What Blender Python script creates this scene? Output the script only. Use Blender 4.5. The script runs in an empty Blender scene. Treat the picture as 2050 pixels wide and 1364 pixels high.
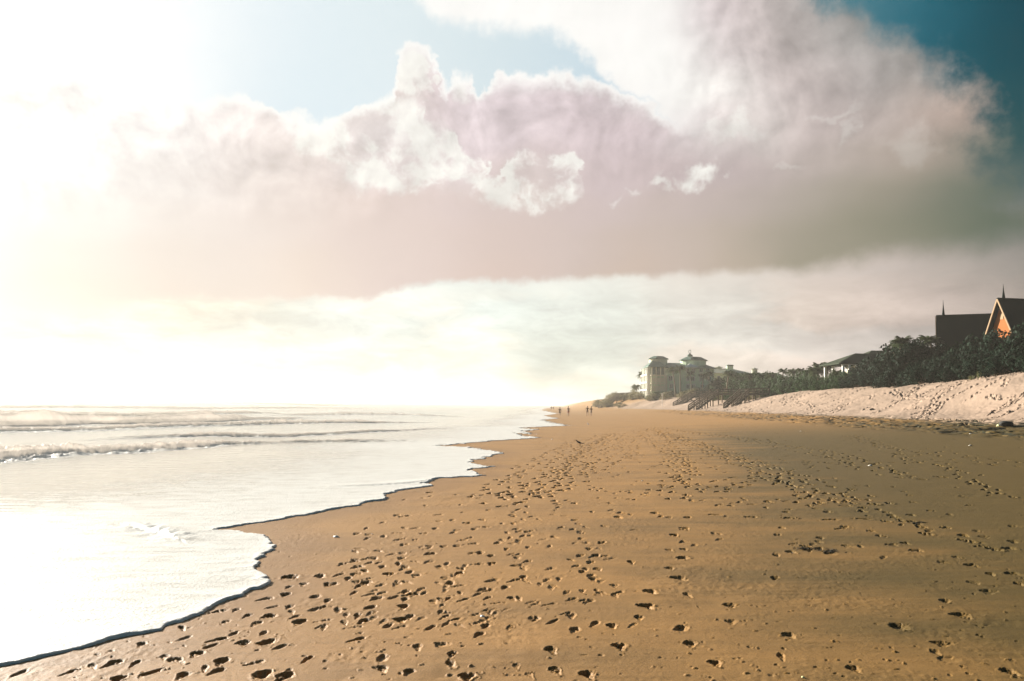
import bpy, bmesh, math, random
import numpy as np
from mathutils import Vector, Matrix
random.seed(7); RNG = np.random.default_rng(11)
SC = bpy.context.scene
COL = SC.collection
# ------------------------------------------------------------------ camera
F = 1609.0                      # focal length in pixels of a 2050 px wide frame
CAMH = 1.95
ROLL = 0.0186
PITCH = math.atan(128.0 / F)
cam_fwd = Vector((0, math.cos(PITCH), math.sin(PITCH)))
_u0 = Vector((0, -math.sin(PITCH), math.cos(PITCH))); _r0 = Vector((1, 0, 0))
cam_right = _r0 * math.cos(ROLL) + _u0 * math.sin(ROLL)
cam_up = _u0 * math.cos(ROLL) - _r0 * math.sin(ROLL)
cd = bpy.data.cameras.new('camera'); cam = bpy.data.objects.new('camera', cd); COL.objects.link(cam)
cd.sensor_width = 36.0; cd.lens = 36.0 * F / 2050.0; cd.clip_start = 0.1; cd.clip_end = 20000
M = Matrix((cam_right, cam_up, -cam_fwd)).transposed().to_4x4(); M.translation = (0, 0, CAMH)
cam.matrix_world = M
SC.camera = cam
def ray(px, py):
    d = cam_fwd + cam_right * ((px - 1025.0) / F) + cam_up * ((682.0 - py) / F)
    return d
def ae(px, py):
    d = ray(px, py).normalized()
    return math.atan2(d.x, d.y), math.asin(d.z)
def at(px, py, Y):
    d = ray(px, py); t = Y / d.y
    return Vector((d.x * t, Y, CAMH + d.z * t))
def lin(c):
    o = []
    for v in c:
        v = v / 255.0
        o.append(v / 12.92 if v <= 0.04045 else ((v + 0.055) / 1.055) ** 2.4)
    return tuple(o)
# ------------------------------------------------------------------ exposure
EXPO = 1.36
EXPF = 2.0 ** EXPO
SC.view_settings.view_transform = 'Standard'
SC.view_settings.look = 'None'
SC.view_settings.gamma = 1.0
SC.view_settings.exposure = EXPO
SC.cycles.use_denoising = True; SC.cycles.denoiser = 'OPENIMAGEDENOISE'; SC.cycles.denoising_input_passes = 'RGB_ALBEDO_NORMAL'; SC.cycles.denoising_prefilter = 'ACCURATE'
SC.cycles.max_bounces = 5
SC.cycles.diffuse_bounces = 2
SC.cycles.volume_bounces = 0
SC.cycles.sample_clamp_indirect = 4.0
# ------------------------------------------------------------------ sun
SUN_AZ = math.radians(-48.0); SUN_EL = math.radians(16.0)
sun_dir = Vector((math.sin(SUN_AZ) * math.cos(SUN_EL), math.cos(SUN_AZ) * math.cos(SUN_EL), math.sin(SUN_EL)))
sl = bpy.data.lights.new('sun', 'SUN'); sl.energy = 5.0; sl.angle = math.radians(0.5); sl.color = (1.0, 0.93, 0.82)
so = bpy.data.objects.new('sun', sl); COL.objects.link(so)
so.rotation_euler = sun_dir.to_track_quat('Z', 'Y').to_euler()
# ------------------------------------------------------------------ node helper
class G:
    """tiny expression layer over a node tree"""
    def __init__(s, nt): s.nt = nt
    def new(s, t, **k):
        n = s.nt.nodes.new(t)
        for a, b in k.items(): setattr(n, a, b)
        return n
    def put(s, sock, v):
        if isinstance(v, bpy.types.NodeSocket): s.nt.links.new(v, sock)
        elif v is not None:
            if hasattr(sock.default_value, '__len__') and not hasattr(v, '__len__'): v = (v,) * len(sock.default_value)
            if hasattr(sock.default_value, '__len__') and len(sock.default_value) == 4 and len(v) == 3: v = tuple(v) + (1,)
            sock.default_value = v
    def m(s, op, a, b=None, c=None, clamp=False):
        n = s.new('ShaderNodeMath', operation=op, use_clamp=clamp)
        for i, v in enumerate((a, b, c)):
            if v is not None: s.put(n.inputs[i], v)
        return n.outputs[0]
    def v(s, op, a, b=None, c=None, scale=None):
        n = s.new('ShaderNodeVectorMath', operation=op)
        for i, x in enumerate((a, b, c)):
            if x is not None: s.put(n.inputs[i], x)
        if scale is not None: s.put(n.inputs['Scale'], scale)
        return n.outputs['Value'] if op in ('DISTANCE', 'LENGTH', 'DOT_PRODUCT') else n.outputs[0]
    def xyz(s, a):
        n = s.new('ShaderNodeSeparateXYZ'); s.put(n.inputs[0], a); return n.outputs
    def comb(s, x, y, z=0.0):
        n = s.new('ShaderNodeCombineXYZ'); s.put(n.inputs[0], x); s.put(n.inputs[1], y); s.put(n.inputs[2], z); return n.outputs[0]
    def noise(s, vec, scale, detail=6, rough=0.5, dist=0.0, kind='FBM', lac=2.0, col=False, dim='2D'):
        n = s.new('ShaderNodeTexNoise', noise_dimensions=dim, noise_type=kind)
        s.put(n.inputs['Vector'], vec); s.put(n.inputs['Scale'], scale); s.put(n.inputs['Detail'], detail)
        s.put(n.inputs['Roughness'], rough); s.put(n.inputs['Distortion'], dist); s.put(n.inputs['Lacunarity'], lac)
        return n.outputs[1] if col else n.outputs[0]
    def mix(s, f, a, b):
        n = s.new('ShaderNodeMix', data_type='RGBA'); s.put(n.inputs[0], f); s.put(n.inputs[6], a); s.put(n.inputs[7], b)
        return n.outputs[2]
    def mixf(s, f, a, b):
        n = s.new('ShaderNodeMix', data_type='FLOAT'); s.put(n.inputs[0], f); s.put(n.inputs[2], a); s.put(n.inputs[3], b)
        return n.outputs[0]
    def sstep(s, x, lo, hi, o0=0.0, o1=1.0):
        n = s.new('ShaderNodeMapRange', interpolation_type='SMOOTHSTEP')
        s.put(n.inputs[0], x); s.put(n.inputs[1], lo); s.put(n.inputs[2], hi); s.put(n.inputs[3], o0); s.put(n.inputs[4], o1)
        return n.outputs[0]
    def curve(s, x, pts):
        """piecewise curve through (x, y) points, any range"""
        x0 = min(p[0] for p in pts); x1 = max(p[0] for p in pts); y0 = min(p[1] for p in pts); y1 = max(p[1] for p in pts)
        t = s.m('MULTIPLY_ADD', x, 1.0 / (x1 - x0), -x0 / (x1 - x0), clamp=True)
        n = s.new('ShaderNodeFloatCurve'); s.put(n.inputs['Value'], t)
        cu = n.mapping.curves[0]; q = [((p[0] - x0) / (x1 - x0), (p[1] - y0) / (y1 - y0)) for p in sorted(pts)]
        while len(cu.points) < len(q): cu.points.new(0.5, 0.5)
        for cp, (a, b) in zip(cu.points, q): cp.location = (a, b); cp.handle_type = 'VECTOR' if len(q) > 30 else 'AUTO_CLAMPED'
        n.mapping.update()
        return s.m('MULTIPLY_ADD', n.outputs[0], y1 - y0, y0)
# ------------------------------------------------------------------ sky (world), laid out by compass azimuth and elevation
W = bpy.data.worlds.new('World'); SC.world = W; W.use_nodes = True
W.cycles.sampling_method = 'MANUAL'; W.cycles.sample_map_resolution = 512
nt = W.node_tree; nt.nodes.clear(); g = G(nt)
tc = g.new('ShaderNodeTexCoord'); D = tc.outputs['Generated']
dx, dy, dz = g.xyz(D)
A = g.m('ARCTAN2', dx, dy); E = g.m('ARCSINE', dz)
P = g.comb(A, E, 0.0)
nish = g.new('ShaderNodeTexSky', sky_type='NISHITA'); nish.sun_disc = False
nish.sun_elevation = SUN_EL; nish.sun_rotation = SUN_AZ; nish.air_density = 1.0; nish.dust_density = 1.0; nish.ozone_density = 2.5
nsky = g.v('MULTIPLY', nish.outputs[0], (0.017 * 0.5 * EXPF, 0.017 * 1.0 * EXPF, 0.017 * 1.0 * EXPF))
# turbulence for edges
n_big = g.noise(P, 7.0, 2, 0.5, col=True); n_mid = g.noise(P, 22.0, 7, 0.62, col=True)
wv = g.v('MULTIPLY_ADD', g.v('SUBTRACT', n_big, (.5, .5, .5)), (0.07, 0.05, 0.0), P)
Pw = g.v('MULTIPLY_ADD', g.v('SUBTRACT', n_mid, (.5, .5, .5)), (0.075, 0.065, 0.0), wv)     # strongly warped
Pl = g.v('MULTIPLY_ADD', g.v('SUBTRACT', n_mid, (.5, .5, .5)), (0.030, 0.022, 0.0), P)      # lightly warped
FIELD_MAX = 1.2
def rbf(pos, pts, sig):
    """colour field over azimuth x elevation: scattered colours, smoothed to a grid, held in one ramp per elevation"""
    na, ne = 31, 13
    a0, a1, e0, e1 = -0.72, 0.72, -0.01, 0.50
    ga = np.linspace(a0, a1, na); ge = np.linspace(e0, e1, ne)
    AA, EE = np.meshgrid(ga, ge)
    acc = np.zeros((ne, na, 3)); ws = np.full((ne, na), 1e-9)
    for (px, py, c) in pts:
        sg = c[3] if len(c) > 3 else sig
        a, e = ae(px, py); w = np.exp(-((AA - a) ** 2 + (EE - e) ** 2) / sg ** 2) + 1e-6 * np.exp(-((AA - a) ** 2 + (EE - e) ** 2) / .1)
        k = (1.06, 1.04, 1.0) if c[:3] == (255, 255, 255) else lin(c[:3])
        acc += w[..., None] * np.array(k); ws += w
    f = acc / ws[..., None] / FIELD_MAX
    x, y, _ = g.xyz(pos)
    t = g.m('MULTIPLY_ADD', x, 1 / (a1 - a0), -a0 / (a1 - a0), clamp=True)
    ey = g.m('MULTIPLY_ADD', y, (ne - 1) / (e1 - e0), -e0 * (ne - 1) / (e1 - e0))
    out = None
    for j in range(ne):
        n = g.new('ShaderNodeValToRGB'); g.put(n.inputs[0], t); cr = n.color_ramp; cr.interpolation = 'B_SPLINE'
        while len(cr.elements) < na: cr.elements.new(0.5)
        for i in range(na):
            cr.elements[i].position = i / (na - 1); cr.elements[i].color = (*f[j, i], 1)
        out = n.outputs[0] if out is None else g.mix(g.sstep(ey, j - 1.0, float(j)), out, n.outputs[0])
    return g.v('SCALE', out, scale=FIELD_MAX)
def S(x, y, r, gg, b, s=None): return (x, y, (r, gg, b) if s is None else (r, gg, b, s))
clear_pts = [S(-300, 250, 255, 255, 255, .16), S(0, 150, 255, 255, 255), S(150, 20, 255, 255, 255), S(330, 60, 246, 249, 250), S(480, 60, 232, 240, 244), S(620, 110, 222, 234, 240), S(600, 200, 216, 231, 238),
  S(760, 60, 220, 232, 236), S(1000, 80, 212, 226, 231), S(1150, 110, 202, 219, 227), S(1260, 180, 195, 214, 226),
  S(1700, 0, 90, 130, 140, .05), S(1800, 40, 30, 112, 132), S(1930, 100, 0, 84, 98), S(2040, 30, 0, 60, 72), S(2020, 250, 2, 80, 86), S(2045, 380, 20, 84, 80), S(2250, 200, 0, 60, 72, .12), S(2250, -150, 0, 60, 76, .12),
  S(60, 700, 226, 222, 208), S(300, 650, 232, 229, 216), S(500, 720, 234, 231, 219), S(860, 585, 226, 234, 232, .03), S(980, 580, 224, 231, 228, .03), S(900, 680, 240, 242, 232), S(720, 640, 244, 244, 236, .04),
  S(1150, 610, 236, 236, 228, .05), S(1150, 730, 238, 239, 226), S(1450, 600, 224, 216, 206, .05), S(1430, 680, 232, 224, 214), S(1650, 590, 212, 200, 190, .05), S(1700, 680, 220, 206, 197), S(1900, 590, 198, 184, 178), S(1900, 520, 176, 168, 156, .04), S(2040, 520, 176, 164, 156), S(2300, 600, 120, 116, 108, .14)]
clear = rbf(Pl, clear_pts, 0.07)
cloud_pts = [S(-300, 300, 255, 255, 255, .16), S(0, 300, 255, 255, 255), S(60, 180, 255, 255, 255, .07), S(150, 190, 255, 255, 255, .07), S(240, 200, 252, 251, 250, .05), S(130, 340, 251, 250, 248, .05), S(120, 480, 236, 230, 222), S(60, 590, 228, 219, 204), S(250, 300, 244, 241, 239), S(300, 420, 232, 224, 219), S(330, 560, 224, 211, 198), S(480, 340, 234, 225, 221),
  S(520, 470, 234, 222, 214), S(620, 560, 234, 217, 200, .04), S(700, 470, 226, 210, 203), S(850, 500, 221, 203, 196), S(1000, 540, 216, 193, 180, .04), S(1050, 470, 212, 196, 191), S(1230, 480, 200, 184, 174), S(1250, 540, 208, 186, 168, .035),
  S(1400, 450, 198, 184, 176), S(1450, 525, 190, 174, 154, .04), S(1620, 470, 164, 156, 138), S(1750, 430, 142, 140, 122), S(1850, 470, 128, 128, 110, .05), S(1950, 400, 84, 104, 90, .05), S(2040, 440, 96, 106, 92, .05),
  S(1000, 230, 224, 211, 214, .04), S(1120, 230, 215, 201, 204, .05), S(1250, 270, 205, 190, 193, .05), S(1200, 370, 211, 195, 198, .05), S(1380, 310, 200, 184, 188, .05), S(1480, 350, 190, 176, 176, .04), S(1600, 350, 190, 178, 174, .05), S(900, 330, 226, 212, 214, .04), S(760, 310, 228, 220, 220, .03),
  S(1000, 10, 240, 238, 236, .05), S(1120, 55, 246, 245, 240, .035), S(1250, 110, 250, 250, 244, .035), S(1360, 170, 251, 251, 245, .035), S(1440, 215, 250, 249, 242, .035), S(1500, 250, 236, 228, 222, .025),
  S(1250, 10, 222, 212, 212, .05), S(1420, 60, 214, 203, 203, .05), S(1550, 60, 196, 185, 182, .05), S(1660, 60, 160, 158, 154, .05), S(1600, 140, 196, 184, 180, .05), S(1500, 170, 218, 206, 204, .04), S(1640, 230, 206, 192, 190, .05),
  S(1760, 200, 186, 174, 168, .05), S(1880, 240, 196, 172, 160, .045), S(1830, 280, 198, 178, 168, .03), S(1790, 120, 120, 132, 132, .05), S(1820, 350, 168, 156, 142, .045), S(1920, 320, 120, 124, 114, .04), S(1700, 300, 196, 182, 176, .045)]
cloud = rbf(wv, cloud_pts, 0.075)
def cur(pts, vert=False):
    return [((ae(x, y)[1], ae(x, y)[0]) if vert else ae(x, y)) for x, y in pts]
nC0 = g.noise(P, 11.0, 3, 0.5)
sx, sy, _ = g.xyz(g.v('SUBTRACT', n_mid, (.5, .5, .5)))
fx, fy, _ = g.xyz(g.v('SUBTRACT', g.noise(P, 75.0, 4, 0.6, col=True), (.5, .5, .5)))
Aw = g.m('MULTIPLY_ADD', sx, 0.055, A); Ew = g.m('MULTIPLY_ADD', fy, 0.010, g.m('MULTIPLY_ADD', sy, 0.040, E))
top_pts = [(-500, 80), (-200, 120), (100, 150), (300, 190), (380, 205), (440, 200), (500, 190), (540, 206), (572, 244), (600, 232), (640, 246), (690, 232), (740, 200), (778, 184), (786, 128), (812, 92), (850, 88), (866, 112), (880, 168), (898, 186), (910, 152), (935, 150), (952, 184), (975, 172), (1003, 146), (1030, 138), (1060, 152), (1100, 150), (1130, 146), (1165, 160), (1210, 165), (1250, 180), (1285, 206), (1340, 236), (1420, 250), (1600, 230), (2600, 200)]
e_top = g.curve(Aw, cur(top_pts))
bt = g.m('SUBTRACT', e_top, Ew)                       # >0 below the cumulus top
m_top = g.sstep(bt, g.mixf(g.sstep(nC0, .35, .62), -0.012, -0.002), 0.006)
up_pts = [(-500, -500), (700, -320), (790, -60), (850, 8), (900, 44), (1000, 66), (1060, 60), (1130, 84), (1180, 120), (1230, 166), (1270, 196), (1320, 240), (1500, 320), (2600, 420)]
e_up = g.curve(Aw, cur(up_pts))
m_up = g.sstep(g.m('SUBTRACT', Ew, e_up), -0.012, 0.014)
m_body = g.m('MAXIMUM', m_top, m_up)
e_bot = g.curve(A, cur([(-500, 690), (0, 640), (150, 628), (300, 604), (480, 600), (700, 598), (780, 590), (822, 572), (1000, 563), (1200, 556), (1350, 549), (1500, 546), (1620, 540), (1700, 522), (1780, 508), (1850, 500), (1950, 494), (2050, 470), (2600, 420)]))
soft = g.curve(A, [(ae(0, 600)[0], .030), (ae(300, 600)[0], .012), (ae(600, 600)[0], .006), (ae(1300, 600)[0], .007), (ae(1700, 600)[0], .016), (ae(2050, 600)[0], .022)])
m_bot = g.sstep(g.m('DIVIDE', g.m('SUBTRACT', g.m('MULTIPLY_ADD', sy, 0.022, E), e_bot), soft), -1.0, 1.0)
a_right = g.curve(E, cur([(1560, -160), (1625, 0), (1700, 36), (1775, 74), (1840, 120), (1890, 170), (1935, 220), (1955, 270), (1955, 320), (1975, 370), (2040, 420), (2300, 470)], True))
m_right = g.sstep(g.m('SUBTRACT', a_right, g.m('MULTIPLY_ADD', sx, 0.11, A)), -0.045, 0.030)
m_cloud = g.m('MULTIPLY', g.m('MULTIPLY', m_body, m_bot), m_right)
# relief inside the cumulus: the side turned to the sun is the brighter one
nA = g.noise(wv, 14.0, 6, 0.5); nB = g.noise(g.v('ADD', wv, (-0.010, 0.008, 0)), 14.0, 6, 0.5)
rel = g.m('SUBTRACT', nA, nB)
detail_amt = g.sstep(g.m('SUBTRACT', E, e_bot), 0.06, 0.20)
cloudc = g.v('SCALE', cloud, scale=g.m('MULTIPLY_ADD', g.m('MULTIPLY', rel, detail_amt), 1.1, 1.0))
# silver lining along the crisp top
lining = g.m('MULTIPLY', g.sstep(bt, 0.022, 0.001), g.sstep(A, ae(1450, 200)[0], ae(1300, 200)[0]))
# sunlit puffs in front of the dark body
lo_pts = [(300, 200), (520, 215), (560, 250), (600, 300), (650, 342), (700, 368), (760, 384), (850, 388), (930, 400), (1000, 418), (1060, 426), (1110, 424), (1150, 402), (1164, 385), (1175, 340), (1600, 300)]
hi_pts = [(300, 160), (560, 175), (640, 196), (700, 190), (780, 150), (830, 110), (862, 165), (876, 240), (900, 262), (930, 300), (965, 330), (990, 356), (1020, 318), (1060, 300), (1100, 306), (1135, 322), (1160, 372), (1180, 400), (1600, 420)]
Ap = g.m('MULTIPLY_ADD', sx, 0.085, A); Ep = g.m('MULTIPLY_ADD', fy, 0.014, g.m('MULTIPLY_ADD', sy, 0.050, E))
pm = g.m('MULTIPLY', g.sstep(g.m('SUBTRACT', Ep, g.curve(Ap, cur(lo_pts))), -0.004, 0.014), g.sstep(g.m('SUBTRACT', g.curve(Ap, cur(hi_pts)), Ep), -0.003, 0.006))
pm = g.m('MULTIPLY', pm, g.sstep(Ap, ae(1180, 300)[0], ae(1125, 300)[0]))
nC = g.noise(Pl, 17.0, 6, 0.58); wisp = g.sstep(nC, 0.40, 0.56)
pm = g.m('MULTIPLY', pm, g.mixf(wisp, 0.12, 1.0))
def blob(px, py, rx, ry, amt=1.0):
    a, e = ae(px, py)
    v = g.v('MULTIPLY', g.v('SUBTRACT', Pw, (a, e, 0)), (F / rx, F / ry, 0))
    return g.m('MULTIPLY', g.sstep(g.v('LENGTH', v), 1.25, 0.2), amt)
for b in ((1420, 344, 34, 24, 1.0), (1348, 360, 26, 14, .8), (1275, 372, 22, 9, .4), (1225, 378, 20, 8, .4), (1655, 225, 50, 10, .22), (1690, 262, 16, 28, .25), (1830, 285, 50, 36, .22), (1580, 312, 26, 10, .2), (1470, 265, 50, 22, .6), (800, 240, 50, 50, .9), (930, 165, 26, 26, .8), (690, 250, 40, 22, .8)):
    pm = g.m('MAXIMUM', pm, blob(*b))
puffc = g.v('SCALE', (0.93, 0.93, 0.87), scale=g.m('MULTIPLY_ADD', rel, 0.9, 1.0))
cloudc = g.v('SCALE', cloudc, scale=g.m('MULTIPLY_ADD', g.m('MULTIPLY', g.m('SUBTRACT', nC, .5), detail_amt), 0.55, 1.0))
cloudc = g.mix(g.m('MULTIPLY', pm, 0.80), cloudc, puffc)
cloudc = g.mix(g.m('MULTIPLY', lining, 0.85), cloudc, (1.0, 0.99, 0.96))
# thin streaks under the band
st = g.noise(g.v('MULTIPLY', Pl, (5.0, 26.0, 1.0)), 1.0, 5, 0.6)
st2 = g.noise(g.v('MULTIPLY', P, (14.0, 40.0, 1.0)), 1.0, 5, 0.6, dist=0.4)
low = g.sstep(E, ae(1025, 520)[1], ae(1025, 640)[1])
sk = g.m('MULTIPLY', g.m('ADD', g.m('SUBTRACT', st, .5), g.m('SUBTRACT', st2, .5)), low)
clearc = g.v('SCALE', clear, scale=g.m('MULTIPLY_ADD', sk, 0.60, 1.03))
clearc = g.v('MULTIPLY', clearc, g.mix(g.sstep(g.noise(g.v('MULTIPLY', Pl, (3.2, 15.0, 1.0)), 1.0, 4, .55), .42, .58), g.mix(low, (1, 1, 1), (.95, .99, 1.0)), g.mix(low, (1, 1, 1), (1.06, 1.03, 1.0))))
skyc = g.mix(m_cloud, clearc, cloudc)
# brightness near the sun, and nothing but clear tinted Nishita high overhead and behind
inview = g.m('MULTIPLY', g.sstep(E, 0.75, 0.50), g.sstep(g.m('ABSOLUTE', g.m('ADD', A, 0.1)), 1.25, 0.8))
skyc = g.mix(inview, nsky, skyc)
ca = g.v('DOT_PRODUCT', D, tuple(sun_dir))
aur = g.m('EXPONENT', g.m('MULTIPLY', g.m('SUBTRACT', 1.0, ca), -36.0))
skyc = g.v('ADD', g.v('SCALE', (0.18, 0.17, 0.14), scale=aur), skyc)
skyc = g.mix(g.sstep(E, -0.002, -0.03), skyc, (0.45, 0.42, 0.36))
bg = g.new('ShaderNodeBackground'); g.put(bg.inputs[0], skyc); bg.inputs[1].default_value = 1.0 / EXPF
wo = g.new('ShaderNodeOutputWorld'); nt.links.new(bg.outputs[0], wo.inputs[0])
# ------------------------------------------------------------------ small numeric helpers
def hash2(ix, iy, seed):
    n = (ix.astype(np.int64) * 374761393 + iy.astype(np.int64) * 668265263 + seed * 1442695041) & 0xffffffff
    n = ((n ^ (n >> 13)) * 1274126177) & 0xffffffff
    return ((n ^ (n >> 16)) & 0xffff) / 65535.0
def vnoise(x, y, seed=0):
    ix = np.floor(x); iy = np.floor(y); fx_ = x - ix; fy_ = y - iy
    fx_ = fx_ * fx_ * (3 - 2 * fx_); fy_ = fy_ * fy_ * (3 - 2 * fy_)
    a = hash2(ix, iy, seed); b = hash2(ix + 1, iy, seed); c = hash2(ix, iy + 1, seed); d = hash2(ix + 1, iy + 1, seed)
    return (a + (b - a) * fx_) * (1 - fy_) + (c + (d - c) * fx_) * fy_
def fbm(x, y, oct_=4, seed=0, gain=0.5):
    s = 0; a = 1; t = 0
    for o in range(oct_):
        s = s + a * (vnoise(x * 2 ** o + 17.3 * o, y * 2 ** o - 9.1 * o, seed + o) - .5); t += a; a *= gain
    return s / t * 2
def sm(x, a, b):
    t = np.clip((x - a) / (b - a), 0, 1); return t * t * (3 - 2 * t)
def mk_mesh(name, co, faces, mat, attrs=None, smooth=True):
    me = bpy.data.meshes.new(name)
    me.vertices.add(len(co)); me.vertices.foreach_set('co', np.ascontiguousarray(co, dtype=np.float32).ravel())
    k = faces.shape[1]
    me.loops.add(len(faces) * k); me.loops.foreach_set('vertex_index', np.ascontiguousarray(faces, dtype=np.int32).ravel())
    me.polygons.add(len(faces)); me.polygons.foreach_set('loop_start', np.arange(0, len(faces) * k, k, dtype=np.int32))
    me.polygons.foreach_set('use_smooth', np.full(len(faces), smooth))
    me.update(calc_edges=True)
    for kk, v in (attrs or {}).items():
        at_ = me.attributes.new(kk, 'FLOAT', 'POINT'); at_.data.foreach_set('value', np.ascontiguousarray(v, dtype=np.float32))
    me.materials.append(mat)
    return me
def link(name, me, parent=None, loc=None):
    o = bpy.data.objects.new(name, me); COL.objects.link(o)
    if parent is not None: o.parent = parent
    if loc is not None: o.location = loc
    return o
def tag(o, label=None, cat=None, group=None, kind=None):
    if label: o['label'] = label
    if cat: o['category'] = cat
    if group: o['group'] = group
    if kind: o['kind'] = kind
    return o
# ------------------------------------------------------------------ materials
def new_mat(name):
    m = bpy.data.materials.new(name); m.use_nodes = True; m.node_tree.nodes.clear(); q = G(m.node_tree)
    out = q.new('ShaderNodeOutputMaterial'); b = q.new('ShaderNodeBsdfPrincipled'); m.node_tree.links.new(b.outputs[0], out.inputs[0])
    return m, q, b
def plain(name, col, rough=0.6, spec=0.4, var=0.15, scale=3.0, metal=0.0):
    m, q, b = new_mat(name); t = q.new('ShaderNodeTexCoord').outputs['Object']
    n = q.noise(t, scale, 4, 0.6, dim='3D')
    q.put(b.inputs['Base Color'], q.mix(n, tuple(c * (1 - var) for c in col), tuple(min(1, c * (1 + var)) for c in col)))
    q.put(b.inputs['Roughness'], rough); q.put(b.inputs['Specular IOR Level'], spec); q.put(b.inputs['Metallic'], metal)
    return m
# ------------------------------------------------------------------ beach shape
def foot(y): return np.interp(y, [0, 185, 205, 225, 245, 270, 330, 600, 4000], [28, 28, 27, 24, 17, 11, 9, 6, 5])
def Zb(x, y):
    c = x - 0.065 * y; cf = foot(y)
    z = 1.45 * (np.clip(c, 0, None) / cf) ** 1.5
    z = np.where(c > cf, 1.45 + 0.01 * (c - cf), z)
    z = z + np.clip(0.02 * c, -0.35, 0)
    H = np.interp(y, [0, 60, 95, 130, 170, 200, 260, 400], [4.5, 4.3, 3.5, 3.6, 2.7, 2.9, 3.9, 3.9]) + 0.5 * fbm(y / 14.0, y * 0 + 3.3, 3, 5)
    r = np.clip((c - cf + 1.2 * fbm(x / 6, y / 6, 2, 9)) / 12.5, 0, 1)
    return z + H * (0.5 * r + 0.5 * r * r * (3 - 2 * r)) * (1 + 0.03 * fbm(x / 3, y / 3, 3, 12))
def hit(px, py, tmax=500.0, fn=Zb):
    """where the line of sight through a pixel first meets the beach"""
    d = ray(px, py); d = d / d.y
    t = np.geomspace(3.0, tmax, 3000)
    h = CAMH + d.z * t - fn(d.x * t, t)
    i = np.argmax(h < 0) if (h < 0).any() else len(t) - 1
    if i > 0: tt = t[i - 1] + (t[i] - t[i - 1]) * h[i - 1] / (h[i - 1] - h[i] + 1e-9)
    else: tt = t[0]
    return float(d.x * tt), float(tt)
# ------------------------------------------------------------------ shoreline
shore_px = [(-900, 1560), (-400, 1440), (-150, 1376), (0, 1338), (60, 1325), (150, 1302), (200, 1290), (280, 1270), (310, 1261), (330, 1252), (375, 1240), (390, 1230), (430, 1214), (455, 1203), (505, 1190), (520, 1182), (541, 1170), (540, 1167),
  (513, 1146), (511, 1136), (515, 1124), (530, 1112), (558, 1100), (560, 1091), (530, 1073), (480, 1066), (430, 1063), (510, 1049), (600, 1033.6), (644, 1026), (688, 1018), (743, 1006), (768, 1000), (780, 991), (826, 979), (864, 974.8), (859, 967), (874, 959.5), (973, 952), (956, 947), (944, 941.5), (991, 934.4), (941, 927), (965, 919),
  (1005, 908), (985, 903), (942, 895.4), (876, 893.5), (1000, 882), (1082, 877), (1047, 873), (1030, 866), (1068, 870), (1050, 863), (1078, 860), (1040, 857), (1141, 852.4), (1108, 847), (1085, 841), (1118, 838), (1092, 832), (1120, 828), (1100, 824)]
shore = [hit(px, py) for px, py in shore_px]
shore += [(12, 240), (13, 330), (22, 520), (55, 1000), (230, 4000)]
shore = np.array(shore)
sea_poly = np.vstack([shore, [(-9000, 9000), (-9000, -50), (-60, -50)]])
def seg_dist(x, y, poly, closed=False):
    """distance to a polyline, side of the nearest segment, and position along it"""
    best = np.full(x.shape, 1e18); side = np.zeros(x.shape); par = np.zeros(x.shape)
    n = len(poly)
    for i in range(n - 1 if not closed else n):
        ax, ay = poly[i]; bx, by = poly[(i + 1) % n]
        ex, ey = bx - ax, by - ay; L = ex * ex + ey * ey + 1e-12
        t = np.clip(((x - ax) * ex + (y - ay) * ey) / L, 0, 1)
        qx = x - ax - t * ex; qy = y - ay - t * ey; d = qx * qx + qy * qy
        k = d < best
        best = np.where(k, d, best); side = np.where(k, np.sign(ex * (y - ay) - ey * (x - ax)), side); par = np.where(k, i + t, par)
    return np.sqrt(best), side, par
def inside(x, y, poly):
    r = np.zeros(x.shape, bool); n = len(poly)
    for i in range(n):
        ax, ay = poly[i]; bx, by = poly[(i + 1) % n]
        if ay == by: continue
        c = ((ay > y) != (by > y)) & (x < (bx - ax) * (y - ay) / (by - ay) + ax)
        r ^= c
    return r
def shore_sd(x, y):
    """signed distance to the water's edge, positive in the water; the edge itself is finely scalloped"""
    w = 0.012 + 0.002 * y
    xx = x + w * 4.2 * fbm(x * 2.2, y * 2.2, 3, 40) + w * 1.9 * np.abs(fbm(x * 5, y * 5, 2, 45)) + w * 0.9 * fbm(x * 14, y * 14, 2, 44); yy = y + w * 4.0 * fbm(x * 2.0 + 50, y * 2.0, 3, 41)
    d, _, _ = seg_dist(xx, yy, shore)
    return np.where(inside(xx, yy, sea_poly), d, -d)
def grid(Y, U):
    YY, UU = np.meshgrid(Y, U, indexing='ij'); return UU * YY, YY
def grid_faces(ny, nx, keep):
    idx = np.arange(ny * nx).reshape(ny, nx)
    f = np.stack([idx[:-1, :-1], idx[:-1, 1:], idx[1:, 1:], idx[1:, :-1]], -1)
    k = keep[:-1, :-1] | keep[:-1, 1:] | keep[1:, 1:] | keep[1:, :-1]
    return f[k]
def compact(co, faces, attrs):
    used = np.zeros(len(co), bool); used[faces.ravel()] = True
    m = np.cumsum(used) - 1
    return co[used], m[faces], {k: v[used] for k, v in attrs.items()}
def rows(steps, y0):
    out = [y0]; y = y0
    while y < steps[-1][0]:
        for lim, st in steps:
            if y < lim: s = st(y); break
        y += s; out.append(y)
    return np.array(out)
DENS = 1.0
Ucols = np.concatenate([np.linspace(-1.9, -0.68, 60), np.arange(-0.675, 0.675, 0.0011 * DENS), np.linspace(0.68, 2.2, 80)])
Yrows = rows([(12, lambda y: max(0.009, y * y / (F * CAMH) * 1.15) * DENS), (42, lambda y: .06 * DENS), (62, lambda y: .11 * DENS), (115, lambda y: .22 * DENS), (260, lambda y: .6), (4500, lambda y: y * .04)], 2.6)
X, Yg = grid(Yrows, Ucols)
Z = Zb(X, Yg)
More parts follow.
